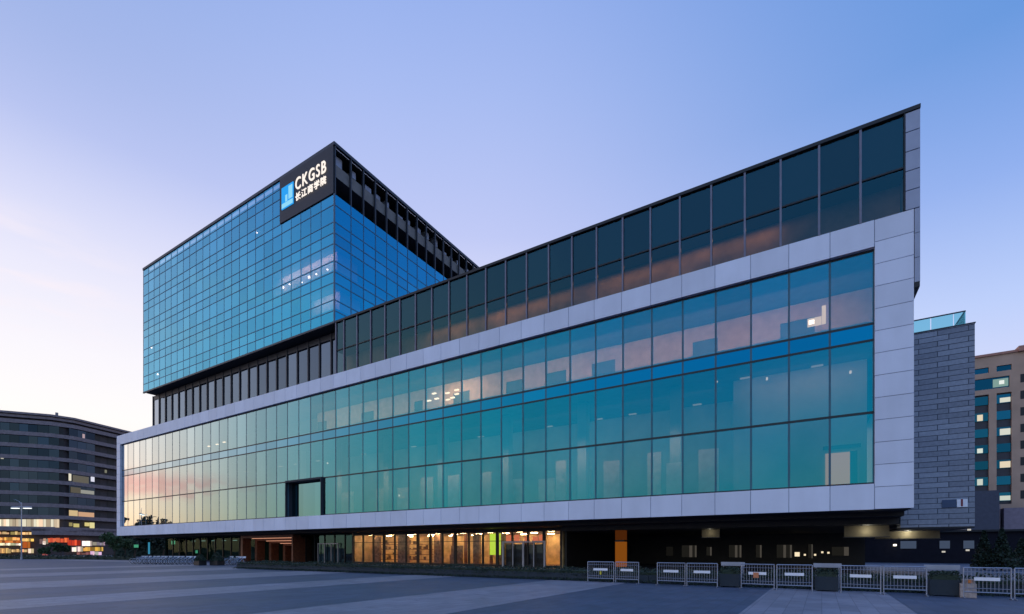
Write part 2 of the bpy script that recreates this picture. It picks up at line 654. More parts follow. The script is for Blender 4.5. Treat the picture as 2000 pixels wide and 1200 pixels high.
def text_mesh(name, body, size, m, parent, loc, extrude=0.03, align='LEFT', rot=(math.radians(90), 0, 0), bold=0.0, sx=1.0, spacing=1.0):
    cu = bpy.data.curves.new(name + ' source', 'FONT')
    cu.body = body
    cu.size = size
    cu.extrude = extrude
    cu.offset = bold
    cu.align_x = align
    cu.space_character = spacing
    tmp = bpy.data.objects.new(name + ' source', cu)
    col.objects.link(tmp)
    dg = bpy.context.evaluated_depsgraph_get()
    me = bpy.data.meshes.new_from_object(tmp.evaluated_get(dg))
    bpy.data.objects.remove(tmp)
    bpy.data.curves.remove(cu)
    me.materials.clear()
    me.materials.append(m)
    o = bpy.data.objects.new(name, me)
    col.objects.link(o)
    o.parent = parent
    o.location = loc
    o.rotation_euler = rot
    o.scale = (sx, 1, 1)
    return o


# ------------------------------------------------------------------ ground
SD = Vector(((1605 - 1000) / F, 1.0)).normalized()     # direction of the plaza stripes
SN = Vector((SD.y, -SD.x))
sang = -math.atan2(SD.y, SD.x)
M['pave_dark'] = paving('dark granite paving', (0.078, 0.096, 0.142), sang)
M['pave_light'] = paving('pale granite paving', (0.245, 0.238, 0.275), sang)
M['earth'] = solid('asphalt beyond', (0.06, 0.06, 0.065), 0.85, var=0.2, scale=0.1)
g = MB().quad((-2500, -2500, -0.02), (2500, -2500, -0.02), (2500, 2500, -0.02), (-2500, 2500, -0.02)).build('ground', M['earth'])
tag(g, kind='structure')
g = MB().quad((-150, -60, 0.0), (120, -60, 0.0), (120, 130, 0.0), (-150, 130, 0.0)).build('plaza', M['pave_dark'])
tag(g, kind='structure')


def local(x, y, z=0.0):
    p = CORNER - U * x + V * y
    return Vector((p.x, p.y, z))


for w0, w1 in ((-63, -58), (-49.0, -43.5), (-36.1, -30.2), (-23.75, -20.1), (-13.1, -8.6), (-1.9, 2.18), (9.2, 13.2), (20, 24.5)):
    pts = []
    for w in (w0, w1):
        # each pale stripe runs from behind the viewer up to the planter before the building
        tb = -40.0
        o_ = SN * w
        te = ((-11.2) - (o_ - CORNER).dot(V)) / SD.dot(V)
        if w < -15:
            te = te + 7.0
        pts.append((o_ + SD * tb, o_ + SD * te))
    (a0, a1), (b0, b1) = pts
    q = MB().quad((a0.x, a0.y, 0.004), (b0.x, b0.y, 0.004), (b1.x, b1.y, 0.004), (a1.x, a1.y, 0.004)).build('paving_stripe', M['pave_light'])
    tag(q, kind='structure')
# pale cross strip in front of the far left side
a, b, c, d = [local(x, y, 0.008) for x, y in ((-150, -6.5), (-66, -6.5), (-66, -2.0), (-150, -2.0))]
tag(MB().quad(a, b, c, d).build('paving_stripe', M['pave_light']), kind='structure')

# ------------------------------------------------------------------ the office building
Z_SOF, Z_W0, Z_T1, Z_S0, Z_S1, Z_W1, Z_TOP = 4.18, 5.73, 10.1, 14.5, 15.5, 20.0, 21.6
Z_GT, Z_GTOP = 24.2, 27.45
X_R, X_L = -1.84, -106.9            # glazed field of the podium
NP = 47
PW = (X_R - X_L) / NP
bld = empty('office_building', (CORNER.x, CORNER.y, 0), ROT)
tag(bld, 'long white framed teal glass office building with a blue glass tower on top', 'office building')

GY = 0.32          # glass plane of the podium behind the white frame
DEPTH = 26.0

# white frame: cladding panels with open joints over a dark backing
fr = MB()
J = 0.018
for k in range(NP + 1):
    x1 = X_R - PW * (k - 1) if k else 0.0
    x0 = X_R - PW * k
    if k == 0:
        continue
    fr.box(x0 + J, x1 - J, 0.0, 0.30, Z_W1, Z_TOP)
    fr.box(x0 + J, x1 - J, 0.0, 0.30, Z_SOF, Z_W0)
npan = 13
ph = (Z_TOP - Z_SOF) / npan
for i in range(npan):
    fr.box(X_R + J, 0.0, 0.0, 0.30, Z_SOF + i * ph + J, Z_SOF + (i + 1) * ph - J)
    fr.box(-108.24, X_L - J, 0.0, 0.30, Z_SOF + i * ph + J, Z_SOF + (i + 1) * ph - J)
for i in range(npan):   # the two end walls
    for k in range(9):
        fr.box(-0.04, 0.02, 0.30 + k * 2.8 + J, 0.30 + (k + 1) * 2.8 - J, Z_SOF + i * ph + J, Z_SOF + (i + 1) * ph - J)
        fr.box(-108.26, -108.2, 0.30 + k * 2.8 + J, 0.30 + (k + 1) * 2.8 - J, Z_SOF + i * ph + J, Z_SOF + (i + 1) * ph - J)
frame = fr.build('podium_frame', M['white'], bld)
bk = MB()
bk.box(-108.18, -0.06, 0.04, 0.28, Z_W1 + 0.03, Z_TOP - 0.02)
bk.box(-108.18, -0.06, 0.04, 0.28, Z_SOF + 0.02, Z_W0 - 0.03)
bk.box(X_R + 0.04, -0.06, 0.04, 0.28, Z_W0 - 0.02, Z_W1 + 0.02)
bk.box(-108.18, X_L - 0.04, 0.04, 0.28, Z_W0 - 0.02, Z_W1 + 0.02)
bk.build('panel_backing', M['joint'], frame)

# storeys inside the podium
sh = MB()
sh.box(-108.1, -0.1, 0.42, DEPTH, Z_SOF + 0.1, Z_W0 - 0.08)
sh.box(-108.1, -0.1, 0.42, DEPTH, Z_S0 + 0.06, Z_S1 - 0.06)
sh.build('floor_slab', M['floor_in'], frame)
sh = MB()
sh.box(-108.1, -0.1, 0.42, DEPTH, Z_W1 + 0.06, Z_TOP - 0.05)
sh.box(-108.1, -0.1, 0.42, DEPTH, Z_S0 - 0.10, Z_S0 + 0.055)
sh.build('interior_ceiling', M['ceil_in'], frame)
# soffit, stepped down behind the lower edge of the frame
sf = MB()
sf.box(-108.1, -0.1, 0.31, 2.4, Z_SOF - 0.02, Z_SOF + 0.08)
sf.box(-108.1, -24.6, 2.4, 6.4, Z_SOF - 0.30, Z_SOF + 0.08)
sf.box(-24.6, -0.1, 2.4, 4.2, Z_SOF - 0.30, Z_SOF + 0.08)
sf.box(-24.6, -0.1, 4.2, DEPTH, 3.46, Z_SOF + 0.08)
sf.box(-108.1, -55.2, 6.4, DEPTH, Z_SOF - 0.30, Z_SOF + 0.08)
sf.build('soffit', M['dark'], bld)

# corridor wall of the top storey with doorways
cw = MB()
doors = MB()
X_C = -60.0
x = -0.4
rng = random.Random(3)
segs = []
while x > X_C:
    w = rng.choice((2.6, 4.4, 4.6, 6.6))
    cw.box(x - w, x, 5.5, 5.65, Z_S1, Z_W1)
    x -= w
    dw = rng.choice((1.3, 1.9, 2.2))
    doors.box(x - dw, x, 5.56, 5.7, Z_S1, Z_S1 + 3.3)
    cw.box(x - dw, x, 5.5, 5.65, Z_S1 + 3.3, Z_W1)
    x -= dw
cw.build('corridor_wall', M['beige_wall'], frame)
lg = MB()
lg.box(-62, -2, 0.45, 0.75, Z_S1, Z_S1 + 0.22)
lg.build('window_ledge', M['plate'], frame)
doors.build('corridor_door', M['door_blue'], frame)
MB().box(-108.0, x, 7.0, 7.2, Z_S1, Z_W1).build('back_wall', M['grey_wall'], frame)
bw_ = MB()
bw_.box(-108.0, -10, 8.6, 8.8, Z_W0, Z_S0 - 0.1)
bw_.box(-10.0, -1.9, 3.4, 3.55, Z_W0, Z_S0 - 0.1)
bw_.box(-10.0, -9.85, 3.55, 8.6, Z_W0, Z_S0 - 0.1)
for k in range(12):
    cx_ = -14.0 - k * 7.8
    bw_.box(cx_ - 0.4, cx_ + 0.4, 2.4, 3.2, Z_W0, Z_S0 - 0.1)
bw_.build('back_wall', M['grey_wall'], frame)
# the lit corridor and halls: ceiling lamps of the rooms


def room_light(name, x0, x1, y, z, w, colr, power, parent, rx):
    ld = bpy.data.lights.new(name, 'AREA')
    ld.shape = 'RECTANGLE'
    ld.size = abs(x1 - x0)
    ld.size_y = w
    ld.energy = power
    ld.color = colr
    o = bpy.data.objects.new(name, ld)
    col.objects.link(o)
    o.parent = parent
    o.location = ((x0 + x1) / 2, y, z)
    o.rotation_euler = (math.radians(rx), 0, 0)
    return o


room_light('corridor_light', -40.0, -2.2, 2.0, Z_W1 - 0.9, 0.5, (1.0, 0.55, 0.30), 860, frame, 50)
room_light('corridor_light', -62.0, -40.5, 2.0, Z_W1 - 0.9, 0.5, (1.0, 0.64, 0.32), 360, frame, 50)
room_light('hall_light', -60.0, -11.0, 4.0, Z_S0 - 0.4, 1.0, (1.0, 0.80, 0.6), 220, frame, 35)
pn = MB()
rng = random.Random(44)
x = -11.0
while x > -62:
    w = rng.uniform(0.9, 2.2)
    yy = rng.uniform(2.2, 4.0)
    pn.box(x - w, x, yy, yy + 0.12, Z_W0, Z_W0 + rng.uniform(2.6, 3.9))
    x -= w + rng.uniform(0.6, 3.0)
pn.build('glow_catch_panel', M['beige_wall'], frame)  # panels added to catch the hall light as upright glows
room_light('hall_light', -62.0, -11.0, 0.9, Z_T1 + 0.2, 0.4, (1.0, 0.78, 0.6), 420, frame, 40)
room_light('hall_light', -9.6, -2.0, 1.6, Z_S0 - 0.4, 0.6, (1.0, 0.72, 0.55), 60, frame, 30)
lp = MB()
for px, py in ((838, 783), (853, 779), (848, 769), (875, 781), (884, 777), (874, 768), (892, 770), (892, 762), (408, 872), (424, 868), (438, 864)):
    lx, lz = on_plane(px, py, 2.6)
    lp.box(lx - 0.24, lx + 0.24, 2.5, 2.7, lz - 0.05, lz + 0.05)
lp.build('room_lamp', glow('room lamp light', (1.0, 0.86, 0.62), 3.4), frame)
qx, qz = on_plane(866, 775, 2.5)
room_light('room_light', qx - 2.6, qx + 2.6, 3.6, Z_W1 - 0.6, 0.6, (1.0, 0.72, 0.42), 150, frame, 40)
ta, tz0 = on_plane(1577, 640, 2.4)
tb, tz1 = on_plane(1613, 612, 2.4)
MB().box(ta, tb - 0.25, 2.35, 2.42, tz0, tz1 - 0.15).box(tb - 0.23, tb, 2.30, 2.42, tz0, tz1 + 0.5).build('lit_screen', glow('cream lit screen', (1.0, 0.78, 0.50), 1.5), frame)
tc_, tcz = on_plane(1585, 630, 2.3)
MB().box(tc_ - 0.16, tc_ + 0.16, 2.24, 2.29, tcz - 0.13, tcz + 0.13).build('desk_lamp', M['lamp_white'], frame)
lp = MB()
for px, py in ((1498, 740), (1661, 727), (1400, 745), (1230, 760), (640, 905), (780, 968)):
    lx, lz = on_plane(px, py, 2.8)
    lp.box(lx - 0.06, lx + 0.06, 2.72, 2.84, lz - 0.10, lz + 0.08)
lp.build('pendant_lamp', glow('pendant lamp light', (1.0, 0.93, 0.8), 1.1), frame)
lp = MB()
rng = random.Random(9)
for k in range(22):
    lx = -4.0 - k * 4.6 - rng.random() * 1.5
    yy = 7.9 if lx < -10 else 2.9
    lp.box(lx - 0.35, lx + 0.35, yy, yy + 0.3, Z_S0 - 0.16, Z_S0 - 0.11)
lp.build('ceiling_lamp', glow('hall downlight', (1.0, 0.9, 0.75), 0.35), frame)
# lit doorway behind the lowest windows at the near end
da, dz0 = on_plane(1612, 944, 3.38)
db, dz1 = on_plane(1672, 882, 3.38)
MB().box(da, db, 3.30, 3.39, Z_W0, dz1).build('lit_doorway', glow('amber lit doorway', (1.0, 0.50, 0.26), 0.62), frame)
d2 = MB()
d2.box(da - 0.15, db + 0.25, 3.22, 3.31, dz1 + 0.25, dz1 + 0.5)
d2.box(db - 0.35, db + 0.05, 3.0, 3.2, Z_W0, dz1)
d2.build('door_frame', M['door_blue'], frame)

# podium windows, biggest ones (nearest) as objects of their own
REC = (23, 26)     # panes taken by the recessed balcony
rows = ((Z_W0, Z_T1), (Z_T1, Z_S0), (Z_S1, Z_W1))
allw = []
for k in range(NP):
    for r, (z0, z1) in enumerate(rows):
        if r == 0 and REC[0] <= k < REC[1]:
            continue
        x1 = X_R - PW * k
        x0 = x1 - PW
        d_ = (28 - 0.519 * x0)
        allw.append(((z1 - z0) * PW / d_ ** 2, x0, x1, z0, z1))
allw.sort(key=lambda a: -a[0])
rest = MB()
for i, (_, x0, x1, z0, z1) in enumerate(allw):
    m_ = MB() if i < 100 else rest
    m_.quad((x0 + 0.02, GY, z0 + 0.03), (x1 - 0.02, GY, z0 + 0.03), (x1 - 0.02, GY, z1 - 0.03), (x0 + 0.02, GY, z1 - 0.03))
    if i < 100:
        m_.build('podium_window', M['podium_glass'], frame)
tag(rest.build('podium_window', M['podium_glass'], frame), kind='stuff')
for k in range(NP):
    x1 = X_R - PW * k
    x0 = x1 - PW
    MB().quad((x0 + 0.02, GY, Z_S0 + 0.03), (x1 - 0.02, GY, Z_S0 + 0.03), (x1 - 0.02, GY, Z_S1 - 0.03), (x0 + 0.02, GY, Z_S1 - 0.03)).build('spandrel_panel', M['spandrel'], frame)
mu = MB()
for k in range(NP + 1):
    xm = X_R - PW * k
    w = 0.06
    if REC[0] < k < REC[1]:
        mu.box(xm - w, xm + w, GY - 0.012, GY + 0.14, Z_T1, Z_W1)
    else:
        mu.box(xm - w, xm + w, GY - 0.012, GY + 0.14, Z_W0, Z_W1)
mu.build('mullion_grid', M['mullion'], frame)
tr = MB()
for z, h in ((Z_W0 + 0.05, 0.07), (Z_T1, 0.075), (Z_S0, 0.07), (Z_S1, 0.07), (Z_W1 - 0.05, 0.07)):
    if z == Z_W0 + 0.05:
        tr.box(X_L, X_R - PW * REC[1], GY - 0.018, GY + 0.1, z - h, z + h)
        tr.box(X_R - PW * REC[0], X_R, GY - 0.018, GY + 0.1, z - h, z + h)
    else:
        tr.box(X_L, X_R, GY - 0.018, GY + 0.1, z - h, z + h)
tr.build('transom', M['transom'], frame)
# recessed balcony
rx1, rx0 = X_R - PW * REC[0], X_R - PW * REC[1]
rc = MB()
rc.box(rx0 - 0.06, rx0 + 0.05, 0.02, 1.0, Z_W0, Z_T1 + 0.1)
rc.box(rx1 - 0.05, rx1 + 0.06, 0.02, 1.0, Z_W0, Z_T1 + 0.1)
rc.box(rx0 + 0.05, rx1 - 0.05, 0.02, 1.0, Z_T1 - 0.12, Z_T1 + 0.1)
rc.build('balcony_surround', solid('navy metal surround', (0.014, 0.022, 0.034), 0.7), frame)
for k in range(3):
    x1 = rx1 - PW * k
    MB().quad((x1 - PW, 0.92, Z_W0), (x1, 0.92, Z_W0), (x1, 0.92, Z_T1), (x1 - PW, 0.92, Z_T1)).build('balcony_window', M['balcony_glass'], frame)

# ---- dark glazed gallery above the podium
GW = 2.125
X_G0 = -0.40
X_T0, X_T1 = -98.05, -50.85          # tower from its far end to its near corner
gb = MB()
gb.box(-98.0, -0.4, 4.2, DEPTH - 1, Z_TOP, Z_GTOP - 0.1)
gal = gb.build('gallery', M['charcoal'], bld)
ro = MB()
ro.box(-50.6, 0.30, -0.06, DEPTH, Z_GTOP - 0.12, Z_GTOP + 0.10)
ro.build('gallery_roof_edge', M['black'], gal)
ro = MB()
ro.box(-50.6, -0.42, 0.14, 4.2, Z_GT - 0.1, Z_GTOP - 0.13)
ro.build('upper_lining', M['dark'], gal)
gw = MB()
gw.box(-50.6, -0.42, 1.5, 1.7, Z_TOP, Z_GT - 0.1)
gw.build('gallery_wall', solid('brown timber wall', (0.42, 0.27, 0.18), 0.8, var=0.55, scale=0.35), gal)
room_light('gallery_light', -38.0, -7.0, 0.75, Z_GT - 0.35, 0.25, (1.0, 0.60, 0.30), 130, gal, 12)
nG = int((50.6 - 0.4) / GW)
gm = MB()
for k in range(nG + 1):
    x1 = X_G0 - GW * k
    x0 = max(x1 - GW, -50.6)
    for z0, z1 in ((Z_TOP, Z_GT), (Z_GT, Z_GTOP - 0.12)):
        MB().quad((x0 + 0.04, 0.10, z0 + 0.03), (x1 - 0.04, 0.10, z0 + 0.03), (x1 - 0.04, 0.10, z1 - 0.03), (x0 + 0.04, 0.10, z1 - 0.03)).build('gallery_window', M['dark_glass'], gal)
    gm.box(x0 - 0.06, x0 + 0.06, -0.02, 0.2, Z_TOP, Z_GTOP - 0.12)
gm.build('gallery_mullion', M['fin'], gal)
gt = MB().box(-50.6, X_G0, 0.03, 0.18, Z_GT - 0.05, Z_GT + 0.05)
gt.box(X_G0 - 0.06, X_G0, -0.03, 0.2, Z_TOP, Z_GTOP - 0.12)
gt.build('gallery_transom', M['black'], gal)
# set back glazing under the tower
RB = 1.45
rw = MB()
nB = 22
BW = (-51.0 - X_T0) / nB
gm = MB()
for k in range(nB):
    x1 = -51.0 - BW * k
    x0 = x1 - BW
    MB().quad((x0 + 0.05, RB, Z_TOP), (x1 - 0.05, RB, Z_TOP), (x1 - 0.05, RB, Z_GTOP - 0.9), (x0 + 0.05, RB, Z_GTOP - 0.9)).build('gallery_window', M['recess_glass'], gal)
    gm.box(x0 - 0.09, x0 + 0.09, RB - 0.14, RB + 0.1, Z_TOP, Z_GTOP - 0.2)
gm.box(X_T0, -51.0, RB - 0.06, RB + 0.1, Z_GTOP - 0.9, Z_GTOP - 0.2)
gm.build('gallery_mullion', M['charcoal'], gal)
rw.box(X_T0 + 0.1, -51.0, RB + 0.9, RB + 1.0, Z_TOP, Z_GTOP - 0.2)
rw.build('gallery_wall', M['concrete'], gal)
# grey end fin at the near corner
ef = MB()
z = Z_TOP + 0.01
nfin = 5
fh = (Z_GTOP - Z_TOP - 0.15) / nfin
for i in range(nfin):
    ef.box(-0.38, 0.28, -0.02, 2.4, Z_TOP + 0.02 + i * fh, Z_TOP + (i + 1) * fh - 0.03)
for i in range(3):
    ef.box(0.03, 0.28, -0.02, 2.4, 17.3 + i * 1.43, 17.3 + (i + 1) * 1.43 - 0.03)
ef.build('end_fin', solid('blue grey cladding', (0.34, 0.38, 0.48), 0.5, 0.1, 0.05), gal)
MB().box(0.03, 0.27, -0.01, 2.3, 17.0, 17.28).build('fin_foot', M['black'], gal)
# roofs
rf = MB()
rf.box(-108.1, -98.1, 0.35, DEPTH, Z_TOP - 0.04, Z_TOP - 0.01)
rf.build('podium_roof', M['concrete'], bld)

# ---- tower
TZ0, TZ1 = 27.42, 47.8
TDEP = 36.0
core = MB()
core.box(X_T0 + 0.3, X_T1 - 0.3, 0.3, TDEP - 0.2, TZ0, TZ0 + 0.18)
tower = core.build('tower', M['dark'], bld)
ed = MB()
ed.box(X_T0 - 0.05, X_T1 + 0.05, -0.06, 0.12, TZ0 - 0.06, TZ0 + 0.16)
ed.box(X_T1 - 0.12, X_T1 + 0.06, 0.12, TDEP, TZ0 - 0.06, TZ0 + 0.16)
ed.build('tower_base_edge', M['charcoal'], tower)
ed = MB()
ed.box(X_T0 - 0.06, X_T1 + 0.10, -0.10, 0.25, TZ1 - 0.30, TZ1 + 0.05)
ed.box(X_T1 - 0.25, X_T1 + 0.10, 0.25, TDEP, TZ1 - 0.30, TZ1 + 0.05)
ed.box(X_T0 - 0.06, X_T0 + 0.25, 0.25, TDEP, TZ1 - 0.30, TZ1 + 0.05)
ed.box(X_T0 - 0.06, X_T1 + 0.10, TDEP, TDEP + 0.3, TZ1 - 0.30, TZ1 + 0.05)
ed.build('parapet', M['charcoal'], tower)
A_, V_ = 1.231, 1.944
levels = [42.02]
for h in (A_, V_, A_, A_, V_, A_, A_, V_, A_, A_):
    levels.append(levels[-1] - h)
levels[-1] = TZ0 + 0.1
up = [42.02]
for h in (A_, V_, A_):
    up.append(up[-1] + h)
up.append(TZ1 - 0.3)
zl = sorted(set(levels + up))
SIGN_X = -60.9
nC = 25
cols = [X_T1]
cols.append(X_T1 - 2.3)
cwid = (47.2 - 2.3) / (nC - 1)
for k in range(nC - 1):
    cols.append(cols[-1] - cwid)
# interior floors, core wall and the few lit rooms behind the glass
ti = MB()
for zz in (levels[3] , levels[6], levels[9], up[2]):
    ti.box(X_T0 + 0.3, X_T1 - 0.3, 0.35, TDEP - 0.4, zz - 0.9, zz + 0.5)
ti.build('floor_slab', M['ceil_in'], tower)
ti = MB()
ti.box(X_T0 + 4, X_T1 - 5.0, 6.5, 6.7, TZ0 + 0.2, TZ1 - 0.4)
ti.box(X_T1 - 5.2, X_T1 - 5.0, 6.7, TDEP - 2, TZ0 + 0.2, TZ1 - 0.4)
ti.box(X_T0 + 0.25, X_T0 + 0.4, 0.4, TDEP - 0.2, TZ0 + 0.2, TZ1 - 0.4)
ti.build('core_wall', M['grey_wall'], tower)
tl = MB()
for px, py in ((604, 542), (553, 562), (590, 552), (618, 536), (487, 444), (502, 455), (640, 527), (566, 556)):
    lx, lz = on_plane(px, py, 1.2)
    r_ = 0.13 if px in (604, 553, 487) else 0.07
    tl.box(lx - r_, lx + r_, 1.1, 1.25, lz - r_ * 0.8, lz + r_ * 0.8)
for px, py in ((295, 625), (296, 687), (297, 730), (317, 734), (305, 682), (296, 745), (296, 575)):
    lx, lz = on_plane(px, py, 1.2)
    tl.box(lx - 0.16, lx + 0.16, 0.5, 0.6, lz - 0.10, lz + 0.10)
tl.build('room_lamp', M['lamp_white'], tower)
lr = MB()
lr.box(X_T1 - 14.0, X_T1 - 1.4, 1.5, 1.6, levels[6] + 0.5, levels[3] - 0.9)
lr.box(X_T1 - 1.6, X_T1 - 1.5, 1.6, 4.6, levels[6] + 0.5, levels[3] - 0.9)
lr.box(X_T1 - 7.0, X_T1 - 1.4, 1.9, 2.0, levels[9] + 0.5, levels[6] - 0.9)
lr.box(X_T1 - 1.6, X_T1 - 1.5, 2.0, 5.0, levels[9] + 0.5, levels[6] - 0.9)
lr.build('partition', M['beige_wall'], tower)
room_light('room_light', X_T1 - 12.0, X_T1 - 1.6, 0.8, levels[3] - 1.0, 0.3, (1.0, 0.72, 0.62), 130, tower, 25)
room_light('room_light', X_T1 - 6.0, X_T1 - 1.6, 0.9, levels[6] - 1.0, 0.3, (1.0, 0.72, 0.62), 45, tower, 25)

tp = []
for i in range(len(zl) - 1):
    z0, z1 = zl[i], zl[i + 1]
    for k in range(nC):
        x1, x0 = cols[k], cols[k + 1]
        if z0 >= 42.0 and x1 > SIGN_X:
            if x0 >= SIGN_X - 0.9:
                continue
        tp.append((0, x0, x1, z0, z1, (z1 - z0) * (x1 - x0) / (28 - 0.519 * x0) ** 2))
side = [0.0, 2.35]
while side[-1] < TDEP - 2.2:
    side.append(side[-1] + 1.88)
for i in range(len(zl) - 1):
    z0, z1 = zl[i], zl[i + 1]
    if z0 >= 42.0:
        continue
    for k in range(len(side) - 1):
        y0, y1 = side[k], side[k + 1]
        if z0 < 31 and y0 > 6:
            continue
        tp.append((1, y0, y1, z0, z1, (z1 - z0) * (y1 - y0) / (60 + y0) ** 2))
tp.sort(key=lambda a: -a[5])
rest = MB()
for i, (s, a, b, z0, z1, _) in enumerate(tp):
    m_ = MB() if i < 100 else rest
    e = 0.02
    if s == 0:
        m_.quad((a + e, 0, z0 + e), (b - e, 0, z0 + e), (b - e, 0, z1 - e), (a + e, 0, z1 - e))
    else:
        m_.quad((X_T1, a + e, z0 + e), (X_T1, b - e, z0 + e), (X_T1, b - e, z1 - e), (X_T1, a + e, z1 - e))
    if i < 100:
        m_.build('tower_window', M['tower_glass'], tower)
# remaining side panes hidden behind the gallery roof still close the wall
rest.quad((X_T1, side[4], TZ0 + 0.1), (X_T1, side[-1], TZ0 + 0.1), (X_T1, side[-1], 31.9), (X_T1, side[4], 31.9))
tag(rest.build('tower_window', M['tower_glass'], tower), kind='stuff')
M['tower_mullion'] = solid('blue mullion', (0.035, 0.135, 0.24), 0.5, 0.2)
tm = MB()
for k in range(nC + 1):
    xm = cols[k]
    top = TZ1 - 0.3 if xm < SIGN_X else 42.0
    if k == 0:
        continue
    tm.box(xm - 0.035, xm + 0.035, -0.02, 0.1, TZ0 + 0.1, top)
for zz in zl[1:-1]:
    x1 = X_T1 - 0.05 if zz < 42.01 else SIGN_X
    tm.box(X_T0 + 0.05, x1, -0.03, 0.09, zz - 0.04, zz + 0.04)
    if zz < 42.01:
        tm.box(X_T1 - 0.09, X_T1 + 0.03, 0.09, TDEP, zz - 0.05, zz + 0.05)
for y in side[1:]:
    tm.box(X_T1 - 0.1, X_T1 + 0.035, y - 0.045, y + 0.045, TZ0 + 0.1, 42.0)
tm.build('mullion_grid', M['tower_mullion'], tower)
MB().box(X_T1 - 0.09, X_T1 + 0.05, -0.05, 0.09, TZ0 + 0.1, 42.0).build('corner_post', solid('slate blue post', (0.06, 0.13, 0.2), 0.5), tower)
# open plant screen at the top of the side: dark louvre bay, fins, pale ducts
ps = MB()
ps.box(X_T1 - 3.0, X_T1 - 2.8, 0.6, TDEP - 0.3, 42.0, TZ1 - 0.3)
ps.box(X_T1 - 2.9, X_T1 - 0.05, 0.6, TDEP - 0.3, 41.92, 42.0)
ps.box(X_T1 - 3.0, X_T1 - 0.26, 0.3, TDEP - 0.1, 47.35, 47.49)
ps.build('plant_screen', M['black'], tower)
pf = MB()
for y in [0.12] + side[1:]:
    pf.box(X_T1 - 0.22, X_T1 + 0.04, y - 0.07, y + 0.07, 42.0, TZ1 - 0.3)
pf.build('screen_fin', M['charcoal'], tower)
rng = random.Random(5)
for y in side[:-1]:
    du = MB()
    yy = y + 0.5 + rng.random() * 0.5
    zz = 45.6 + rng.random() * 0.7
    du.box(X_T1 - 1.7, X_T1 - 0.8, yy, yy + 0.5 + rng.random() * 0.5, zz, zz + 0.6 + rng.random() * 0.5)
    du.build('roof_duct', M['steel'], tower)
MB().box(X_T0 + 0.3, X_T1 - 3.1, 0.4, TDEP - 0.3, 47.0, 47.2).build('tower_roof', M['concrete'], tower)
MB().box(X_T0 - 0.02, X_T0 + 0.2, 0.12, TDEP, TZ0 + 0.16, TZ1 - 0.3).build('end_wall', M['white'], tower)

# ---- stone clad wing
SV = 5.0
sx1, sz1 = on_plane(1904, 631, SV)
_, sz0 = on_plane(1905, 1028, SV)
wing = MB().box(0.06, sx1, SV, SV + 16, sz0, sz1).build('stone_wing', M['stone'], bld)
MB().box(0.06, sx1 - 0.01, SV + 0.02, SV + 15.9, sz0 - 0.10, sz0 - 0.003).build('wing_soffit', M['dark'], wing)
MB().box(0.02, sx1 + 0.04, SV - 0.04, SV + 0.3, sz1 + 0.002, sz1 + 0.06).build('coping', M['charcoal'], wing)
ex = on_plane(1886, 605, SV + 0.25)[0]
rl = MB()
rl.box(0.1, ex, SV + 0.22, SV + 0.28, sz1 + 0.92, sz1 + 0.99)
rl.box(ex - 0.06, ex, SV + 0.28, SV + 6, sz1 + 0.92, sz1 + 0.99)
rail = rl.build('roof_railing', M['charcoal'], wing)
gp = MB()
for a_, b_ in ((0.1, 0.35), (0.4, 1.62), (1.68, 2.75), (2.8, ex)):
    gp.box(a_, b_, SV + 0.24, SV + 0.26, sz1 + 0.06, sz1 + 0.92)
for k in range(4):
    gp.box(ex - 0.04, ex - 0.02, SV + 0.3 + k * 1.4, SV + 1.65 + k * 1.4, sz1 + 0.06, sz1 + 0.92)
gp.build('glass_balustrade', M['clear_glass'], wing)

# ---- lobby under the podium
LY = 6.0
lx0, lx1 = on_plane(690, 1045, LY)[0], on_plane(1096, 1045, LY)[0]
LZ1 = 3.55
lo = MB()
lo.box(lx0 - 0.1, lx1 + 0.1, LY + 9.8, LY + 10, 0.0, Z_SOF)
lo.box(lx1 + 0.0, lx1 + 0.15, LY, LY + 9.8, 0.0, Z_SOF)
lo.box(lx0 - 0.15, lx0, LY, LY + 9.8, 0.0, Z_SOF)
lobby = lo.build('lobby', M['orange'], bld)
MB().box(lx0, lx1, LY - 0.05, LY + 0.4, LZ1, Z_SOF - 0.31).build('lobby_header', M['black'], lobby)
MB().box(lx0, lx1, LY + 0.4, LY + 9.8, LZ1 + 0.1, LZ1 + 0.2).build('lobby_ceiling', M['beige_wall'], lobby)
MB().box(lx0, lx1, LY, LY + 9.8, 0.008, 0.03).build('lobby_floor', solid('polished brown floor', (0.25, 0.14, 0.08), 0.25), lobby)
ll_ = MB()
for k in range(8):
    xx = lx0 + 1.6 + k * 3.7
    for yy in (1.2, 4.5, 8.6):
        ll_.box(xx - 0.35, xx + 0.35, LY + yy, LY + yy + 0.3, LZ1 + 0.04, LZ1 + 0.09)
ll_.build('lobby_lamp', M['lamp_amber'], lobby)
rng = random.Random(21)
sh_ = MB()
vr = MB()
for k in range(13):       # timber panels, shelves and dark furniture inside
    xx = lx0 + 0.8 + k * 1.75
    if k < 6:
        for zz in (0.45, 1.1, 1.75, 2.4):
            sh_.box(xx - 0.7, xx + 0.7, LY + 3.2, LY + 3.6, zz, zz + 0.07)
            for j in range(4):
                hb = 0.15 + rng.random() * 0.4
                if rng.random() < 0.45:
                    vr.box(xx - 0.62 + j * 0.33, xx - 0.40 + j * 0.33, LY + 3.25, LY + 3.5, zz + 0.07, zz + 0.07 + hb)
    else:
        sh_.box(xx - 0.55, xx - 0.30, LY + 2.2, LY + 2.5, 0.03, LZ1)
        if k % 2:
            vr.box(xx + 0.2, xx + 0.8, LY + 3.0, LY + 3.5, 0.03, 1.1 + rng.random())
sh_.build('timber_shelf', M['wood'], lobby)
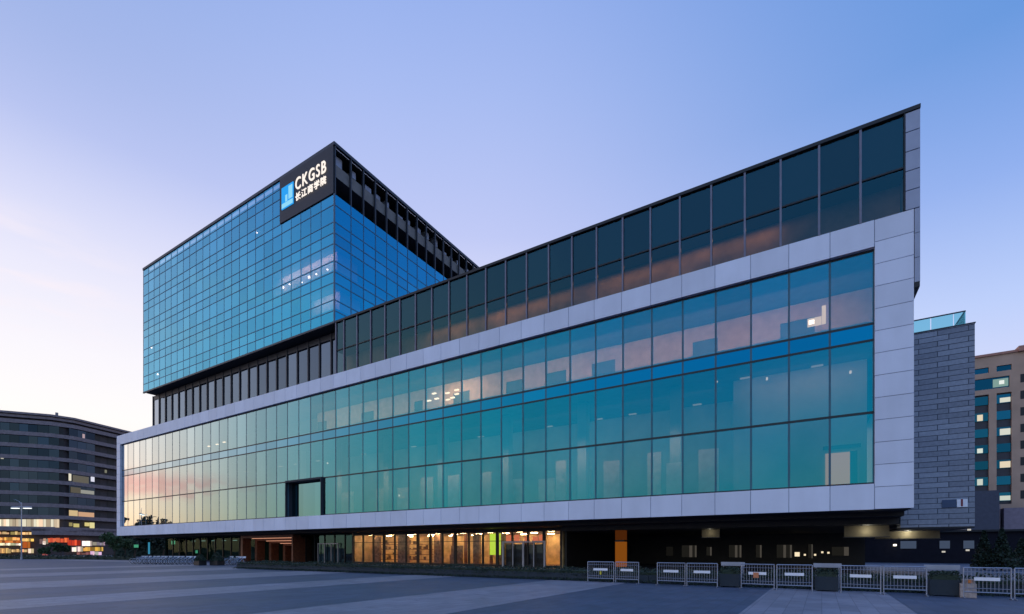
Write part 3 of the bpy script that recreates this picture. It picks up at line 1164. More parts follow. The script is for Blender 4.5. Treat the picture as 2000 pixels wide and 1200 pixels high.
for k, (xo, w_, z_) in enumerate(((2.3, 0.5, 3.4), (6.9, 0.8, 3.5), (12.4, 0.45, 3.5), (15.2, 0.7, 2.2), (18.0, 0.4, 3.5), (21.7, 0.9, 3.4), (24.6, 0.5, 2.6))):
    vr.box(lx0 + xo - w_, lx0 + xo + w_, LY + 1.7, LY + 2.1, 0.03, z_)
vr.build('shelf_content', solid('mixed books', (0.22, 0.12, 0.08), 0.7, var=0.6, scale=3), lobby)
nL = 16
LW = (lx1 - lx0) / nL
lm = MB()
for k in range(nL + 1):
    xm = lx0 + k * LW
    wm = 0.16 if k % 3 == 0 else 0.09
    lm.box(xm - wm, xm + wm, LY - 0.08, LY + 0.10, 0.02, LZ1)
lm.box(lx0, lx1, LY - 0.06, LY + 0.08, 0.02, 0.22)
lm.box(lx0, on_plane(985, 0, LY)[0], LY - 0.04, LY + 0.06, 2.62, 2.68)
lm.build('lobby_mullion', M['black'], lobby)
dxa, dxb = on_plane(985, 0, LY)[0], on_plane(1066, 0, LY)[0]
for k in range(nL):
    xm = lx0 + k * LW
    MB().quad((xm + 0.07, LY, 0.22), (xm + LW - 0.07, LY, 0.22), (xm + LW - 0.07, LY, LZ1), (xm + 0.07, LY, LZ1)).build('lobby_window', M['lobby_glass'], lobby)
dd = MB()
dn = 4
for k in range(dn + 1):
    xm = dxa + (dxb - dxa) * k / dn
    w = 0.10 if k in (0, 2, 4) else 0.05
    dd.box(xm - w, xm + w, LY - 0.30, LY - 0.12, 0.01, 2.45)
dd.box(dxa - 0.1, dxb + 0.1, LY - 0.31, LY - 0.11, 2.45, 2.62)
door = dd.build('entrance_door', M['steel'], lobby)
MB().box(dxa + 0.1, dxb - 0.1, LY + 0.14, LY + 0.2, 0.05, 2.3).build('door_leaf', M['black'], lobby)
pa, pz0 = on_plane(957, 1088, LY + 0.3)
pb, pz1 = on_plane(978, 1044, LY + 0.3)
MB().box(pa, pb, LY + 0.25, LY + 0.3, 1.2, pz1 + 0.1).build('lit_poster', glow('yellow green poster', (0.60, 0.85, 0.06), 0.85), lobby)
rng = random.Random(2)
pp = MB()
for px in (994, 1010, 1030, 1046, 1058):
    xx = on_plane(px, 0, LY + 1.2)[0]
    pp.box(xx - 0.3, xx + 0.3, LY + 1.1, LY + 1.2, 2.65, 3.1 + 0.2 * rng.random())
pp.build('red_banner', glow('red lit banner', (0.95, 0.22, 0.09), 0.62), lobby)

# dark entrance bay with a glazed door, and the wood lined portal
ex0, ex1 = on_plane(572, 0, LY)[0], lx0 - 0.2
en = MB()
en.box(ex0, ex1, LY + 1.6, LY + 1.8, 0.0, Z_SOF)
entry = en.build('entrance_bay', M['black'], bld)
eg = MB()
for k in range(6):
    xm = ex0 + (ex1 - ex0) * k / 6
    eg.quad((xm + 0.06, LY + 0.6, 0.02), (xm + (ex1 - ex0) / 6 - 0.06, LY + 0.6, 0.02), (xm + (ex1 - ex0) / 6 - 0.06, LY + 0.6, 3.7), (xm + 0.06, LY + 0.6, 3.7))
    eg.build('entrance_window', M['dark_glass'], entry)
    eg = MB()
    eg.box(xm - 0.05, xm + 0.05, LY + 0.5, LY + 0.7, 0.02, 3.7).build('entrance_mullion', M['transom'], entry)
    eg = MB()
ea, eb = on_plane(622, 0, LY + 0.4)[0], on_plane(661, 0, LY + 0.4)[0]
dd = MB()
for k in range(4):
    xm = ea + (eb - ea) * k / 3
    dd.box(xm - 0.05, xm + 0.05, LY + 0.30, LY + 0.44, 0.01, 2.5)
dd.box(ea - 0.05, eb + 0.05, LY + 0.29, LY + 0.45, 2.5, 2.62)
dd.build('glass_door', M['steel'], entry)
qx0, qx1 = on_plane(470, 0, LY - 1.5)[0], on_plane(572, 0, LY - 1.5)[0]
po = MB()
for i in range(4):
    y0 = LY - 1.5 + i * 1.3
    z1 = 3.85 - i * 0.36
    a_, b_ = qx0 + i * 1.5, qx1 - i * 0.12
    po.box(a_, a_ + 0.55, y0, y0 + 1.25, 0.01, z1)
    po.box(b_ - 0.3, b_, y0, y0 + 1.25, 0.01, z1)
    po.box(a_ + 0.55, b_ - 0.3, y0, y0 + 1.25, z1 - 0.4, z1)
po.box(qx0 + 5.0, qx1 - 0.5, LY + 4.0, LY + 4.1, 0.01, 2.7)
portal = po.build('wood_portal', M['wood'], bld)
pl = MB()
for i in range(3):
    y0 = LY - 1.5 + i * 1.3
    z1 = 3.85 - i * 0.36
    pl.box(qx0 + i * 1.5 + 1.4, qx1 - i * 0.12 - 0.4, y0 + 0.9, y0 + 1.0, z1 - 0.46, z1 - 0.40)
pl.build('cove_lamp', glow('cove lamp', (1.0, 0.45, 0.28), 0.9), portal)
# dark glazing further along
fx0 = -107.0
dk = MB()
dk.box(fx0, ex0 + 0.1, LY + 4.3, LY + 4.5, 0.0, Z_SOF)
dk.box(fx0 - 0.2, fx0, LY + 1.0, LY + 4.5, 0.0, Z_SOF)
shop = dk.build('far_glazing', solid('deep green blackout wall', (0.012, 0.03, 0.026), 0.9, spec=0.0), bld)
nF = 12
FW = (qx0 - 0.2 - fx0) / nF
for k in range(nF):
    xm = fx0 + k * FW
    MB().quad((xm + 0.08, LY + 1.2, 0.3), (xm + FW - 0.08, LY + 1.2, 0.3), (xm + FW - 0.08, LY + 1.2, 3.8), (xm + 0.08, LY + 1.2, 3.8)).build('shop_window', M['shop_glass'], shop)
    MB().box(xm - 0.08, xm + 0.08, LY + 1.1, LY + 1.3, 0.02, 3.88).build('shop_mullion', M['transom'], shop)
gn = MB()
for px, py, w, h in ((338, 1060, 0.7, 0.34), (266, 1067, 0.9, 0.3), (384, 1078, 0.3, 0.26)):
    gx, gz = on_plane(px, py, LY + 2.0)
    gn.box(gx - w, gx + w, LY + 1.95, LY + 2.05, gz - h, gz + h)
gn.build('exit_lamp', glow('green exit lamp', (0.12, 0.62, 0.36), 0.5), shop)
gx, gz = on_plane(291, 1072, LY + 2.0)
MB().box(gx - 0.28, gx + 0.28, LY + 1.95, LY + 2.05, 0.9, 3.2).build('lit_banner', glow('blue lit banner', (0.06, 0.38, 0.62), 0.6), shop)
dl = MB()
for k in range(10):
    gx = fx0 + 6 + k * 3.4
    dl.box(gx - 0.5, gx + 0.5, LY + 2.9, LY + 3.1, 3.3, 3.36)
dl.build('shop_lamp', glow('dim teal lamp', (0.5, 0.9, 0.8), 0.5), shop)

# deep drive under the near end: far wall with pale doors
BVY = 24.0
bwx0 = lx1 + 0.3
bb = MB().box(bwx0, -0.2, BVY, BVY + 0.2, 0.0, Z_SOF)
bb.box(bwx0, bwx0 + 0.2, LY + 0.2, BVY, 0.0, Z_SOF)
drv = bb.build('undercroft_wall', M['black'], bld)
for px, w, h, c in ((1308, 0.5, 1.1, 'b'), (1342, 0.75, 1.4, 'w'), (1355, 0.4, 1.4, 'w'), (1385, 0.35, 1.0, 'w'), (1432, 0.55, 1.4, 'w'), (1442, 0.4, 1.4, 'w'),
                    (1482, 0.35, 1.4, 'w'), (1526, 0.55, 1.4, 'w'), (1540, 0.4, 1.4, 'w'), (1583, 0.25, 1.5, 'w'), (1641, 0.9, 0.9, 'w')):
    gx, gz = on_plane(px, 1077, BVY - 0.05)
    w *= 0.8
    wd = MB().box(gx - w, gx + w, BVY - 0.1, BVY - 0.02, gz - h * 0.5, gz + h * 0.5).build('undercroft_window', glow('dim window', (0.34, 0.32, 0.27), 0.035 if c == 'w' else 0.02), drv)
    if c == 'w':
        MB().box(gx + w * 0.45, gx + w, BVY - 0.13, BVY - 0.101, gz - h * 0.5, gz + h * 0.48).build('bright_side', glow('painted bright side', (0.42, 0.37, 0.31), 0.15), wd)  # lit side of the pale upright, put in as an emissive strip
lz = MB()
for px, py in ((1557, 1083), (1572, 1084), (1592, 1084), (1606, 1079), (1618, 1080)):
    gx, gz = on_plane(px, py, BVY - 2)
    r_ = 0.22 if px == 1557 else 0.09
    lz.box(gx - r_, gx + r_, BVY - 2.1, BVY - 1.9, gz - r_, gz + r_)
lz.build('undercroft_lamp', glow('undercroft lamp light', (1.0, 0.82, 0.55), 1.0), drv)

# ---- things under and on the building
def soffit_lamp(px, py, zc, w, power, label):
    """pale panel hung under the soffit with a small lamp in front of it"""
    t = (zc - EYE) * F / (HORIZON - py)
    o = empty('ceiling_light', at(px, t, zc), ROT)
    MB().box(-w, w, 0.0, 0.06, -0.42, 3.455 - zc).build('reflector', solid('cream reflector', (0.20, 0.175, 0.12), 0.9), o)
    MB().box(-w - 0.05, w + 0.05, -0.02, 0.10, -0.47, -0.42).build('rim', M['charcoal'], o)
    ld = bpy.data.lights.new('lamp', 'POINT')
    ld.energy = power
    ld.color = (1.0, 0.92, 0.70)
    ld.shadow_soft_size = 0.06
    lo_ = bpy.data.objects.new('lamp', ld)
    col.objects.link(lo_)
    lo_.parent = o
    lo_.location = (0, -0.42, 0.0)
    tag(o, label, 'ceiling light', 'glowing panels under the overhang')


soffit_lamp(1771, 1041, 3.02, 1.9, 24.0, 'widest cream glowing panel under the overhang, beside the stone wing')
soffit_lamp(1692, 1037, 3.10, 1.3, 13.0, 'middle cream glowing panel under the overhang, between the stone wing and the pale doors')
soffit_lamp(1388, 1040, 3.22, 0.7, 4.0, 'small faint cream glowing panel under the overhang near the orange column')

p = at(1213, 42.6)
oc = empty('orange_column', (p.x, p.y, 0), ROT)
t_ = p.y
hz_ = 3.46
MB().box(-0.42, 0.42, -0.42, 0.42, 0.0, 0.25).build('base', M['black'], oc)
MB().box(-0.40, 0.40, -0.40, 0.40, 0.25, 2.45).build('shaft', glow('orange panel with painted lamplight', (0.70, 0.20, 0.02), 0.30), oc)  # lamplight on the column is put in as emission of shaft and head
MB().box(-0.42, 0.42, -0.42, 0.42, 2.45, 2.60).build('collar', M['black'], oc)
MB().box(-0.40, 0.40, -0.40, 0.40, 2.60, hz_ - 0.004).build('head', glow('orange panel with faint painted lamplight', (0.45, 0.11, 0.02), 0.14), oc)
tag(oc, 'orange square column with painted lamp glow holding up the dark overhang', 'column')

# rooftop sign
sgx0, sgx1 = SIGN_X + 0.02, X_T1 - 0.06
sign = empty('illuminated_sign', local((sgx0 + sgx1) / 2, -0.02, 42.4), ROT)
W2 = (sgx1 - sgx0) / 2
MB().box(-W2, W2, -0.10, 0.0, -0.36, 5.08).build('board', solid('black sign board', (0.014, 0.015, 0.025), 0.55), sign)
lgx0 = on_plane(553, 0, 0)[0] - (sgx0 + sgx1) / 2
lgx1 = on_plane(575.5, 0, 0)[0] - (sgx0 + sgx1) / 2
LG0, LG1 = 1.10, 3.72
logo = MB().box(lgx0, lgx1, -0.20, -0.11, LG0, LG1).build('logo', glow('blue sign light', (0.03, 0.38, 0.95), 0.95), sign)
lw_ = lgx1 - lgx0
lgp = MB()
lgp.prism([(lgx0 + lw_ * 0.62, -0.22), (lgx0 + lw_ * 0.95, -0.22), (lgx0 + lw_ * 0.95, -0.205), (lgx0 + lw_ * 0.62, -0.205)], LG0 + 0.8, LG1 - 0.25)
lgp.box(lgx0 + 0.06, lgx1 - 0.06, -0.22, -0.205, LG0 + 0.08, LG0 + 0.62)
lgp.box(lgx0 + lw_ * 0.34, lgx0 + lw_ * 0.52, -0.22, -0.205, LG0 + 0.7, LG0 + 1.5)
lgp.build('logo_tower_shape', glow('pale blue sign light', (0.30, 0.74, 1.0), 0.95), logo)
wl = glow('warm white sign light', (1.0, 0.90, 0.82), 1.1)
tx0 = on_plane(580, 0, 0)[0] - (sgx0 + sgx1) / 2
tx1 = on_plane(639.5, 0, 0)[0] - (sgx0 + sgx1) / 2


def fit_text(name, body, h, z, x0, x1, bold):
    o = text_mesh(name, body, 1.0, wl, sign, (0, 0, 0), extrude=0.04, bold=bold, spacing=1.22)
    xs = [v.co.x for v in o.data.vertices]
    ys = [v.co.y for v in o.data.vertices]
    sx = (x1 - x0) / (max(xs) - min(xs))
    sy = h / (max(ys) - min(ys))
    o.scale = (sx, sy, 1)
    o.location = (x0 - min(xs) * sx, -0.18, z - min(ys) * sy)
    return o


fit_text('lettering', 'CKGSB', 1.42, 2.42, tx0, tx1, 0.006)
fit_text('lettering', '\u957f\u6c5f\u5546\u5b66\u9662', 0.95, 1.12, tx0, tx1, 0.004)
tag(sign, 'black sign board with CKGSB and Chinese lettering beside a blue square logo', 'sign')

# wall sign on the stone wing
wx0, wz0 = on_plane(1840, 992, SV - 0.05)
wx1, _ = on_plane(1869, 992, SV - 0.05)
wx2, wz1 = on_plane(1890, 975, SV - 0.05)
ws = empty('wall_sign', local((wx0 + wx2) / 2, SV - 0.005, wz0), ROT)
cx_ = (wx0 + wx2) / 2
hh = wz1 - wz0
MB().box(wx0 - cx_, wx1 - cx_ - 0.03, -0.05, 0.0, 0, hh).build('blue_panel', solid('deep blue sign panel', (0.02, 0.06, 0.14), 0.4), ws)
MB().box(wx1 - cx_, wx2 - cx_, -0.05, 0.0, 0, hh).build('number_plate', M['plate'], ws)
o = text_mesh('number', '1', 0.62, solid('dark red sign paint', (0.20, 0.02, 0.04), 0.5), ws, ((wx1 + wx2) / 2 - cx_ - 0.02, -0.055, 0.06), extrude=0.004, align='CENTER', bold=0.02)
tag(ws, 'small blue and white wall sign with number 1 on the stone wing', 'sign')

# ------------------------------------------------------------------ planter hedge in front of the building
hx0, hx1 = on_plane(462, 0, -11)[0], 4.0
pw_ = MB()
x = hx0
while x < hx1:
    x2 = min(x + 2.4, hx1)
    pw_.box(x + 0.008, x2 - 0.008, -11.0, -9.2, 0.01, 0.42)
    x = x2
pobj = empty('long_planter', (CORNER.x, CORNER.y, 0), ROT)
pw_.build('planter_wall', M['planter'], pobj)
rng = random.Random(8)
hb = MB()
hb.box(hx0 + 0.15, hx1 - 0.15, -10.8, -9.4, 0.40, 0.56)
for i in range(9000):
    x = rng.uniform(hx0 + 0.05, hx1 - 0.05)
    hgt = 0.66 + 0.10 * math.sin(x * 1.3) * math.sin(x * 0.37 + 1) + rng.gauss(0, 0.035)
    if rng.random() < 0.6:
        hb.leaf((x, rng.uniform(-11.0, -9.3), hgt + rng.uniform(-0.1, 0.04)), 0.055, rng)
    else:
        hb.leaf((x, -10.98 + rng.gauss(0, 0.06), rng.uniform(0.3, hgt)), 0.055, rng)
hb.build('hedge', M['leaf_dark'], pobj)
tag(pobj, 'long low dark stone planter with a clipped hedge in front of the lobby', 'planter')
# ragged ground cover along its foot
gc = MB()
for i in range(5000):
    x = rng.uniform(hx0, hx1)
    sp = 0.10 + 0.16 * (0.5 + 0.5 * math.sin(x * 2.1) * math.sin(x * 0.83))
    y = -11.0 - abs(rng.gauss(0, sp))
    gc.leaf((x, y, rng.uniform(0.02, 0.16)), 0.045, rng)
o = gc.build('ground_cover', M['leaf_dark'])
o.location = (CORNER.x, CORNER.y, 0)
o.rotation_euler = (0, 0, ROT)
tag(o, 'ragged dark ground cover along the foot of the long planter', 'plants', kind='stuff')

# ------------------------------------------------------------------ crowd barriers
BAR_Y = lambda px: 1137 + 0.0422 * (px - 1148)
WB = 1.38


def make_barrier():
    r = empty('crowd_barrier')
    f = MB()
    hw = WB / 2 - 0.03
    f.tube((-hw, 0, 0.16), (-hw, 0, 1.10), 0.022)
    f.tube((hw, 0, 0.16), (hw, 0, 1.10), 0.022)
    f.tube((-hw, 0, 1.10), (hw, 0, 1.10), 0.022)
    f.tube((-hw, 0, 0.22), (hw, 0, 0.22), 0.020)
    f.build('frame', M['steel'], r)
    b = MB()
    for k in range(1, 12):
        xx = -hw + 2 * hw * k / 12
        b.tube((xx, 0, 0.22), (xx, 0, 1.10), 0.008, seg=6)
    b.tube((-hw, 0, 0.95), (hw, 0, 0.95), 0.010, seg=6)
    b.tube((-hw, 0, 0.36), (hw, 0, 0.36), 0.010, seg=6)
    b.build('bars', M['steel'], r)
    for s in (-1, 1):
        q = MB()
        q.box(s * hw - 0.02, s * hw + 0.02, -0.26, 0.26, 0.012, 0.04)
        q.tube((s * hw, 0, 0.03), (s * hw, 0, 0.17), 0.022)
        q.build('foot', M['steel'], r)
    MB().box(-0.36, 0.36, -0.035, -0.022, 0.64, 0.76).build('plate', M['plate'], r)
    return r


spans = [(1148, 1199), (1201, 1249), (1283, 1339), (1341, 1402), (1446, 1514), (1516, 1588), (1641, 1722), (1724, 1812), (1880, 1977), (1979, 2085)]
blabels = ['steel crowd barrier with a small yellow tag below its white plate', 'steel crowd barrier directly in front of the orange column',
           'steel crowd barrier just after the open gap past the orange column', 'steel crowd barrier touching the left side of the first planter box',
           'steel crowd barrier with an orange tag, just right of the first planter box', 'steel crowd barrier touching the left side of the middle planter box',
           'steel crowd barrier just right of the middle planter box', 'steel crowd barrier touching the left side of the last planter box',
           'steel crowd barrier with paper wrapped bundle behind it, past the last planter box', 'steel crowd barrier cut off by the picture edge']
blabels = [b.replace('left side', 'near side').replace('just right of', 'next beyond') for b in blabels]
proto = make_barrier()
bars = []
for i, (a, b) in enumerate(spans):
    o = proto if i == 0 else copy_tree(proto)
    pa_, pb_ = ground(a, BAR_Y(a)), ground(b, BAR_Y(b))
    mid = (pa_ + pb_) / 2
    dv = pb_ - pa_
    o.location = (mid.x, mid.y, 0)
    o.rotation_euler = (0, 0, math.atan2(dv.y, dv.x) + (0.09, -0.06, 0.03, 0.10, -0.08, 0.05, -0.04, 0.07, -0.03, 0.05)[i])
    o.scale = (dv.length / WB, 1, 1)
    tag(o, blabels[i], 'barrier', 'crowd barriers along the plaza edge')
    bars.append(o)
MB().box(-0.03, 0.05, -0.05, -0.036, 0.42, 0.60).build('tag', solid('yellow tag', (0.65, 0.55, 0.05), 0.6), bars[0])
MB().box(-0.16, 0.06, -0.05, -0.036, 0.50, 0.74).build('tag', solid('orange tag', (0.6, 0.22, 0.10), 0.6), bars[4])
pa_ = bars[8].location
bn = empty('wrapped_bundle', (pa_.x - 0.28, pa_.y + 0.42, 0), ROT)
rng = random.Random(4)
pk = MB()
pk.prism([(-0.24, -0.16), (0.20, -0.18), (0.24, 0.14), (-0.20, 0.18)], 0.005, 0.52)
pk.prism([(-0.18, -0.12), (0.16, -0.14), (0.16, 0.10), (-0.14, 0.13)], 0.523, 0.68)
pk.build('wrapping', solid('crumpled beige paper', (0.36, 0.30, 0.27), 0.8, var=0.3, scale=8, bump=0.8, bscale=12), bn)
MB().box(-0.03, 0.08, -0.175, -0.13, 0.54, 0.66).build('label', solid('orange label', (0.55, 0.18, 0.04), 0.6), bn)
tag(bn, 'crumpled beige wrapped bundle standing behind a crowd barrier', 'bundle')

# planter boxes in the gaps of the barriers
for i, (a, b) in enumerate(((1404, 1445), (1590, 1639), (1814, 1878))):
    pa_, pb_ = ground(a, BAR_Y(a) - 1), ground(b, BAR_Y(b) - 1)
    dv = pb_ - pa_
    mid = (pa_ + pb_) / 2
    nrm = Vector((-dv.y, dv.x, 0)).normalized()
    c = mid + nrm * 0.32
    o = empty('planter_box', (c.x, c.y, 0), math.atan2(dv.y, dv.x))
    w = dv.length / 2 - 0.03
    bx = MB()
    bx.box(-w, w, -0.3, 0.3, 0.05, 0.62)
    bx.box(-w + 0.02, -w + 0.10, -0.28, 0.28, 0.002, 0.05)
    bx.box(w - 0.10, w - 0.02, -0.28, 0.28, 0.002, 0.05)
    bx.build('box', M['planter'], o)
    rng = random.Random(30 + i)
    lf = MB()
    lf.box(-w + 0.06, w - 0.06, -0.24, 0.24, 0.6, 0.82)
    for k in range(420):
        lf.leaf((rng.uniform(-w, w), rng.uniform(-0.3, 0.3), 0.64 + 0.3 * rng.random() ** 0.7), 0.045, rng)
    lf.build('shrub', M['leaf_dark'], o)
    tag(o, ('dark planter box with low shrub, the one nearest the orange column', 'dark planter box with low shrub, middle one of three between barriers',
            'dark planter box with low shrub, widest one, below the stone wing')[i], 'planter', 'planter boxes between the barriers')
    # light steel rail closing the gap behind the box
    rl = empty('gap_rail', (c.x + nrm.x * 0.5, c.y + nrm.y * 0.5, 0), math.atan2(dv.y, dv.x))
    MB().box(-w - 0.1, w + 0.1, -0.02, 0.02, 0.98, 1.16).build('rail', M['steel'], rl)
    q = MB()
    q.tube((-w, 0.05, 0.002), (-w, 0.05, 1.12), 0.025)
    q.tube((w, 0.05, 0.002), (w, 0.05, 1.12), 0.025)
    q.build('posts', M['steel'], rl)
    tag(rl, ('flat grey rail behind the planter box nearest the orange column', 'flat grey rail behind the middle planter box', 'flat grey rail behind the widest planter box')[i], 'rail', 'flat rails behind the planter boxes')

# ------------------------------------------------------------------ trees
def tree(name, loc, h, r, m, label, seed, kind='round', leaves=1500, ls=0.16, group=None, cat='tree'):
    rng = random.Random(seed)
    o = empty(name, loc)
    tk = MB()
    th = h * (0.42 if kind == 'round' else 0.9)
    tk.tube((0, 0, 0), (0.05 * h, 0, th * 0.6), 0.028 * h, 0.02 * h)
    tk.tube((0.05 * h, 0, th * 0.6), (0.03 * h, 0.02 * h, th), 0.02 * h, 0.012 * h)
    clumps = []
    if kind == 'round':
        for k in range(13):
            a = rng.uniform(0, 6.28)
            rr = r * rng.uniform(0.2, 0.8)
            z = h * rng.uniform(0.42, 0.86)
            c = Vector((rr * math.cos(a), rr * math.sin(a), z))
            clumps.append((c, r * rng.uniform(0.25, 0.48)))
            tk.tube((0.03 * h, 0.01 * h, th * rng.uniform(0.7, 1.0)), c, 0.01 * h, 0.004 * h, 5)
    tk.build('trunk', M['bark'], o)
    cr = MB()
    for i in range(leaves):
        if kind == 'round':
            c, s = rng.choice(clumps)
            d = Vector((rng.gauss(0, 1), rng.gauss(0, 1), rng.gauss(0, 0.8))).normalized() * s * rng.random() ** 0.4
            cr.leaf(c + d, ls * rng.uniform(0.6, 1.4), rng)
        else:
            z = rng.random() ** 1.4
            tier = 0.72 + 0.28 * abs(math.sin(z * 22))
            rr = r * (1 - z) * tier * rng.random() ** 0.4 + 0.05
            a = rng.uniform(0, 6.28)
            cr.leaf((rr * math.cos(a), rr * math.sin(a), h * (0.1 + 0.92 * z) - rr * 0.25), ls * rng.uniform(0.6, 1.4), rng)
    cr.build('crown', m, o)
    tag(o, label, cat, group)
    return o


tree('conifer_tree', at(1922, 42), 3.35, 1.0, M['leaf_dark'], 'dark conifer close to the corner of the stone wing', 1, 'cone', 1500, 0.11, 'dark conifers below the beige building')
tree('conifer_tree', at(1957, 41), 3.5, 1.1, M['leaf_dark'], 'taller dark conifer below the mauve canopy block', 2, 'cone', 1700, 0.11, 'dark conifers below the beige building')
tree('conifer_tree', at(1996, 43), 2.7, 1.2, M['leaf_dark'], 'short dark conifer at the picture edge', 3, 'cone', 1400, 0.11, 'dark conifers below the beige building')
tree('street_tree', at(222, 100), 5.4, 2.2, M['leaf'], 'dark leafy tree against the near end of the white frame', 6, 'round', 1800, 0.2, 'street trees by the shops')
tree('street_tree', at(243, 104), 4.4, 2.0, M['leaf'], 'low dark tree half under the white frame', 7, 'round', 1500, 0.2, 'street trees by the shops')
tree('street_tree', at(118, 108), 3.6, 1.7, M['leaf'], 'small green tree in front of the red shopfront', 8, 'round', 1300, 0.18, 'street trees by the shops')
tree('street_tree', at(88, 112), 2.6, 1.3, M['leaf'], 'lowest green tree between the orange and the red shopfront', 9, 'round', 1100, 0.18, 'street trees by the shops')
tree('street_tree', at(262, 110), 7.0, 3.4, M['leaf_dark'], 'broad dark tree behind the far end of the parked bicycle row', 21, 'round', 2600, 0.34, 'street trees by the shops')
tree('street_tree', at(290, 116), 7.4, 3.6, M['leaf_dark'], 'broad dark tree second from the shop end, seen under the white frame', 22, 'round', 2600, 0.34, 'street trees by the shops')
tree('street_tree', at(318, 122), 7.2, 3.6, M['leaf_dark'], 'broad dark tree closest to the dark shop glass, seen under the white frame', 23, 'round', 2600, 0.34, 'street trees by the shops')
th_ = MB()
rng = random.Random(70)
p0, p1 = at(226, 124), at(345, 128)
for i in range(2500):
    q_ = p0.lerp(p1, rng.random())
    th_.leaf((q_.x + rng.gauss(0, 0.2), q_.y + rng.uniform(-0.8, 0.8), rng.uniform(0, 4.6)), 0.3, rng)
th_.prism([(p0.x, p0.y - 0.5), (p1.x, p1.y - 0.5), (p1.x, p1.y + 0.5), (p0.x, p0.y + 0.5)], 0.002, 4.3)
tag(th_.build('tall_hedge', M['leaf_dark']), 'tall dark hedge behind the broad trees under the white frame', 'hedge')
# trees west of the plaza, seen mirrored in the far end of the podium glass
rng = random.Random(14)
for k in range(9):
    yy = 92 + k * 5.2
    tree('park_tree', (-176 - 4 * (k % 3), yy, 0), (15.5 - 0.55 * k) * rng.uniform(0.85, 1.1), 4.2, M['leaf_dark'],
         'dark tree across the street, mirrored in the far end of the glass', 40 + k, 'round', 700, 0.55, 'trees mirrored in the glass')

# ------------------------------------------------------------------ street lamp
p = at(42, 84)
sl = empty('street_lamp', (p.x, p.y, 0))
q = MB()
q.tube((0, 0, 0.0), (0, 0, 0.5), 0.16, 0.14)
q.tube((0, 0, 0.5), (0, 0, 10.0), 0.10, 0.06)
q.build('pole', M['steel'], sl)
q = MB()
q.tube((0, 0, 9.7), (-0.5, 0, 10.25), 0.04, 0.03)
q.tube((-0.5, 0, 10.25), (-1.3, 0, 10.5), 0.03, 0.02)
q.build('bracket', M['steel'], sl)
q = MB().tube((-1.75, 0, 9.22), (1.75, 0, 9.22), 0.07)
q.build('crossarm', M['steel'], sl)
for s in (-1, 1):
    hd = MB().box(s * 1.05 - 0.62, s * 1.05 + 0.62, -0.22, 0.22, 9.02, 9.16).build('lamp_head', M['steel'], sl)
    MB().box(s * 1.05 - 0.56, s * 1.05 + 0.56, -0.24, 0.2, 8.92, 9.015).build('lens', glow('street lamp lens', (0.95, 1.0, 0.98), 1.8), hd)
tag(sl, 'tall grey double headed street lamp, lit white, in front of the shops', 'street lamp')

# ------------------------------------------------------------------ bicycles and planters at the far left
def make_bike():
    r = empty('bicycle')
    fr_ = MB()
    fr_.tube((-0.5, 0, 0.33), (-0.05, 0, 0.30), 0.02, seg=6)
    fr_.tube((-0.05, 0, 0.30), (-0.18, 0, 0.82), 0.02, seg=6)
    fr_.tube((-0.05, 0, 0.30), (0.40, 0, 0.74), 0.03, seg=6)
    fr_.tube((-0.15, 0, 0.70), (0.38, 0, 0.82), 0.02, seg=6)
    fr_.tube((-0.5, 0, 0.33), (-0.15, 0, 0.70), 0.015, seg=6)
    fr_.tube((0.52, 0, 0.33), (0.36, 0, 0.98), 0.022, seg=6)
    fr_.build('frame', solid('pale blue bicycle paint', (0.32, 0.42, 0.58), 0.4), r)
    for xx in (-0.5, 0.52):
        w = MB().torus((xx, 0, 0.33), (0, 1, 0), 0.305, 0.026).build('wheel', M['rubber'], r, True)
        s_ = MB()
        for k in range(6):
            a = math.pi * k / 6
            s_.tube((xx - 0.29 * math.cos(a), 0, 0.33 - 0.29 * math.sin(a)), (xx + 0.29 * math.cos(a), 0, 0.33 + 0.29 * math.sin(a)), 0.005, seg=4)
        s_.build('spokes', M['steel'], w)
    MB().tube((0.33, -0.28, 1.0), (0.33, 0.28, 1.0), 0.016, seg=6).build('handlebar', M['black'], r)
    MB().box(-0.32, -0.06, -0.08, 0.08, 0.82, 0.88).build('saddle', M['black'], r)
    MB().box(0.42, 0.70, -0.16, 0.16, 0.78, 0.98).build('basket', M['plate'], r)
    MB().torus((-0.5, 0, 0.33), (0, 1, 0), 0.36, 0.012, 16, 5).build('mudguard', M['plate'], r, True)
    return r


proto = make_bike()
nb = 26
rng = random.Random(77)
for i in range(nb):
    px = 268 + (468 - 268) * i / (nb - 1)
    if 383 < px < 444:
        continue
    o = proto if i == 0 else copy_tree(proto)
    p0 = ground(px + rng.uniform(-2, 2), 1101.5 + 0.012 * (px - 268))
    o.location = (p0.x, p0.y, 0)
    o.rotation_euler = (0, 0, ROT + 1.2 + rng.uniform(-0.35, 0.35))
    tag(o, 'pale blue shared bicycle parked in the row before the dark shop glass', 'bicycle', 'bicycles parked in a row by the building')
for i, (px, w, h) in enumerate(((391, 0.75, 0.95), (424, 1.05, 1.1))):
    p0 = ground(px, 1104.5)
    o = empty('shrub_tub', (p0.x, p0.y, 0), ROT)
    bx = MB().prism([(-w * 0.75, -0.4), (w * 0.75, -0.4), (w * 0.75, 0.4), (-w * 0.75, 0.4)], 0.002, 0.55)
    bx.build('tub', M['black'], o)
    rng = random.Random(60 + i)
    lf = MB()
    for k in range(600):
        a = rng.uniform(0, 6.28)
        q_ = rng.random() ** 0.5
        lf.leaf((q_ * w * math.cos(a), q_ * 0.5 * math.sin(a), 0.5 + (h - 0.2) * rng.random() * (1.1 - q_ * q_)), 0.09, rng)
    lf.build('shrub', M['leaf_dark'], o)
    tag(o, ('small dark tub with a shrub among the parked bicycles', 'wide dark tub with a spreading shrub among the parked bicycles')[i], 'planter')
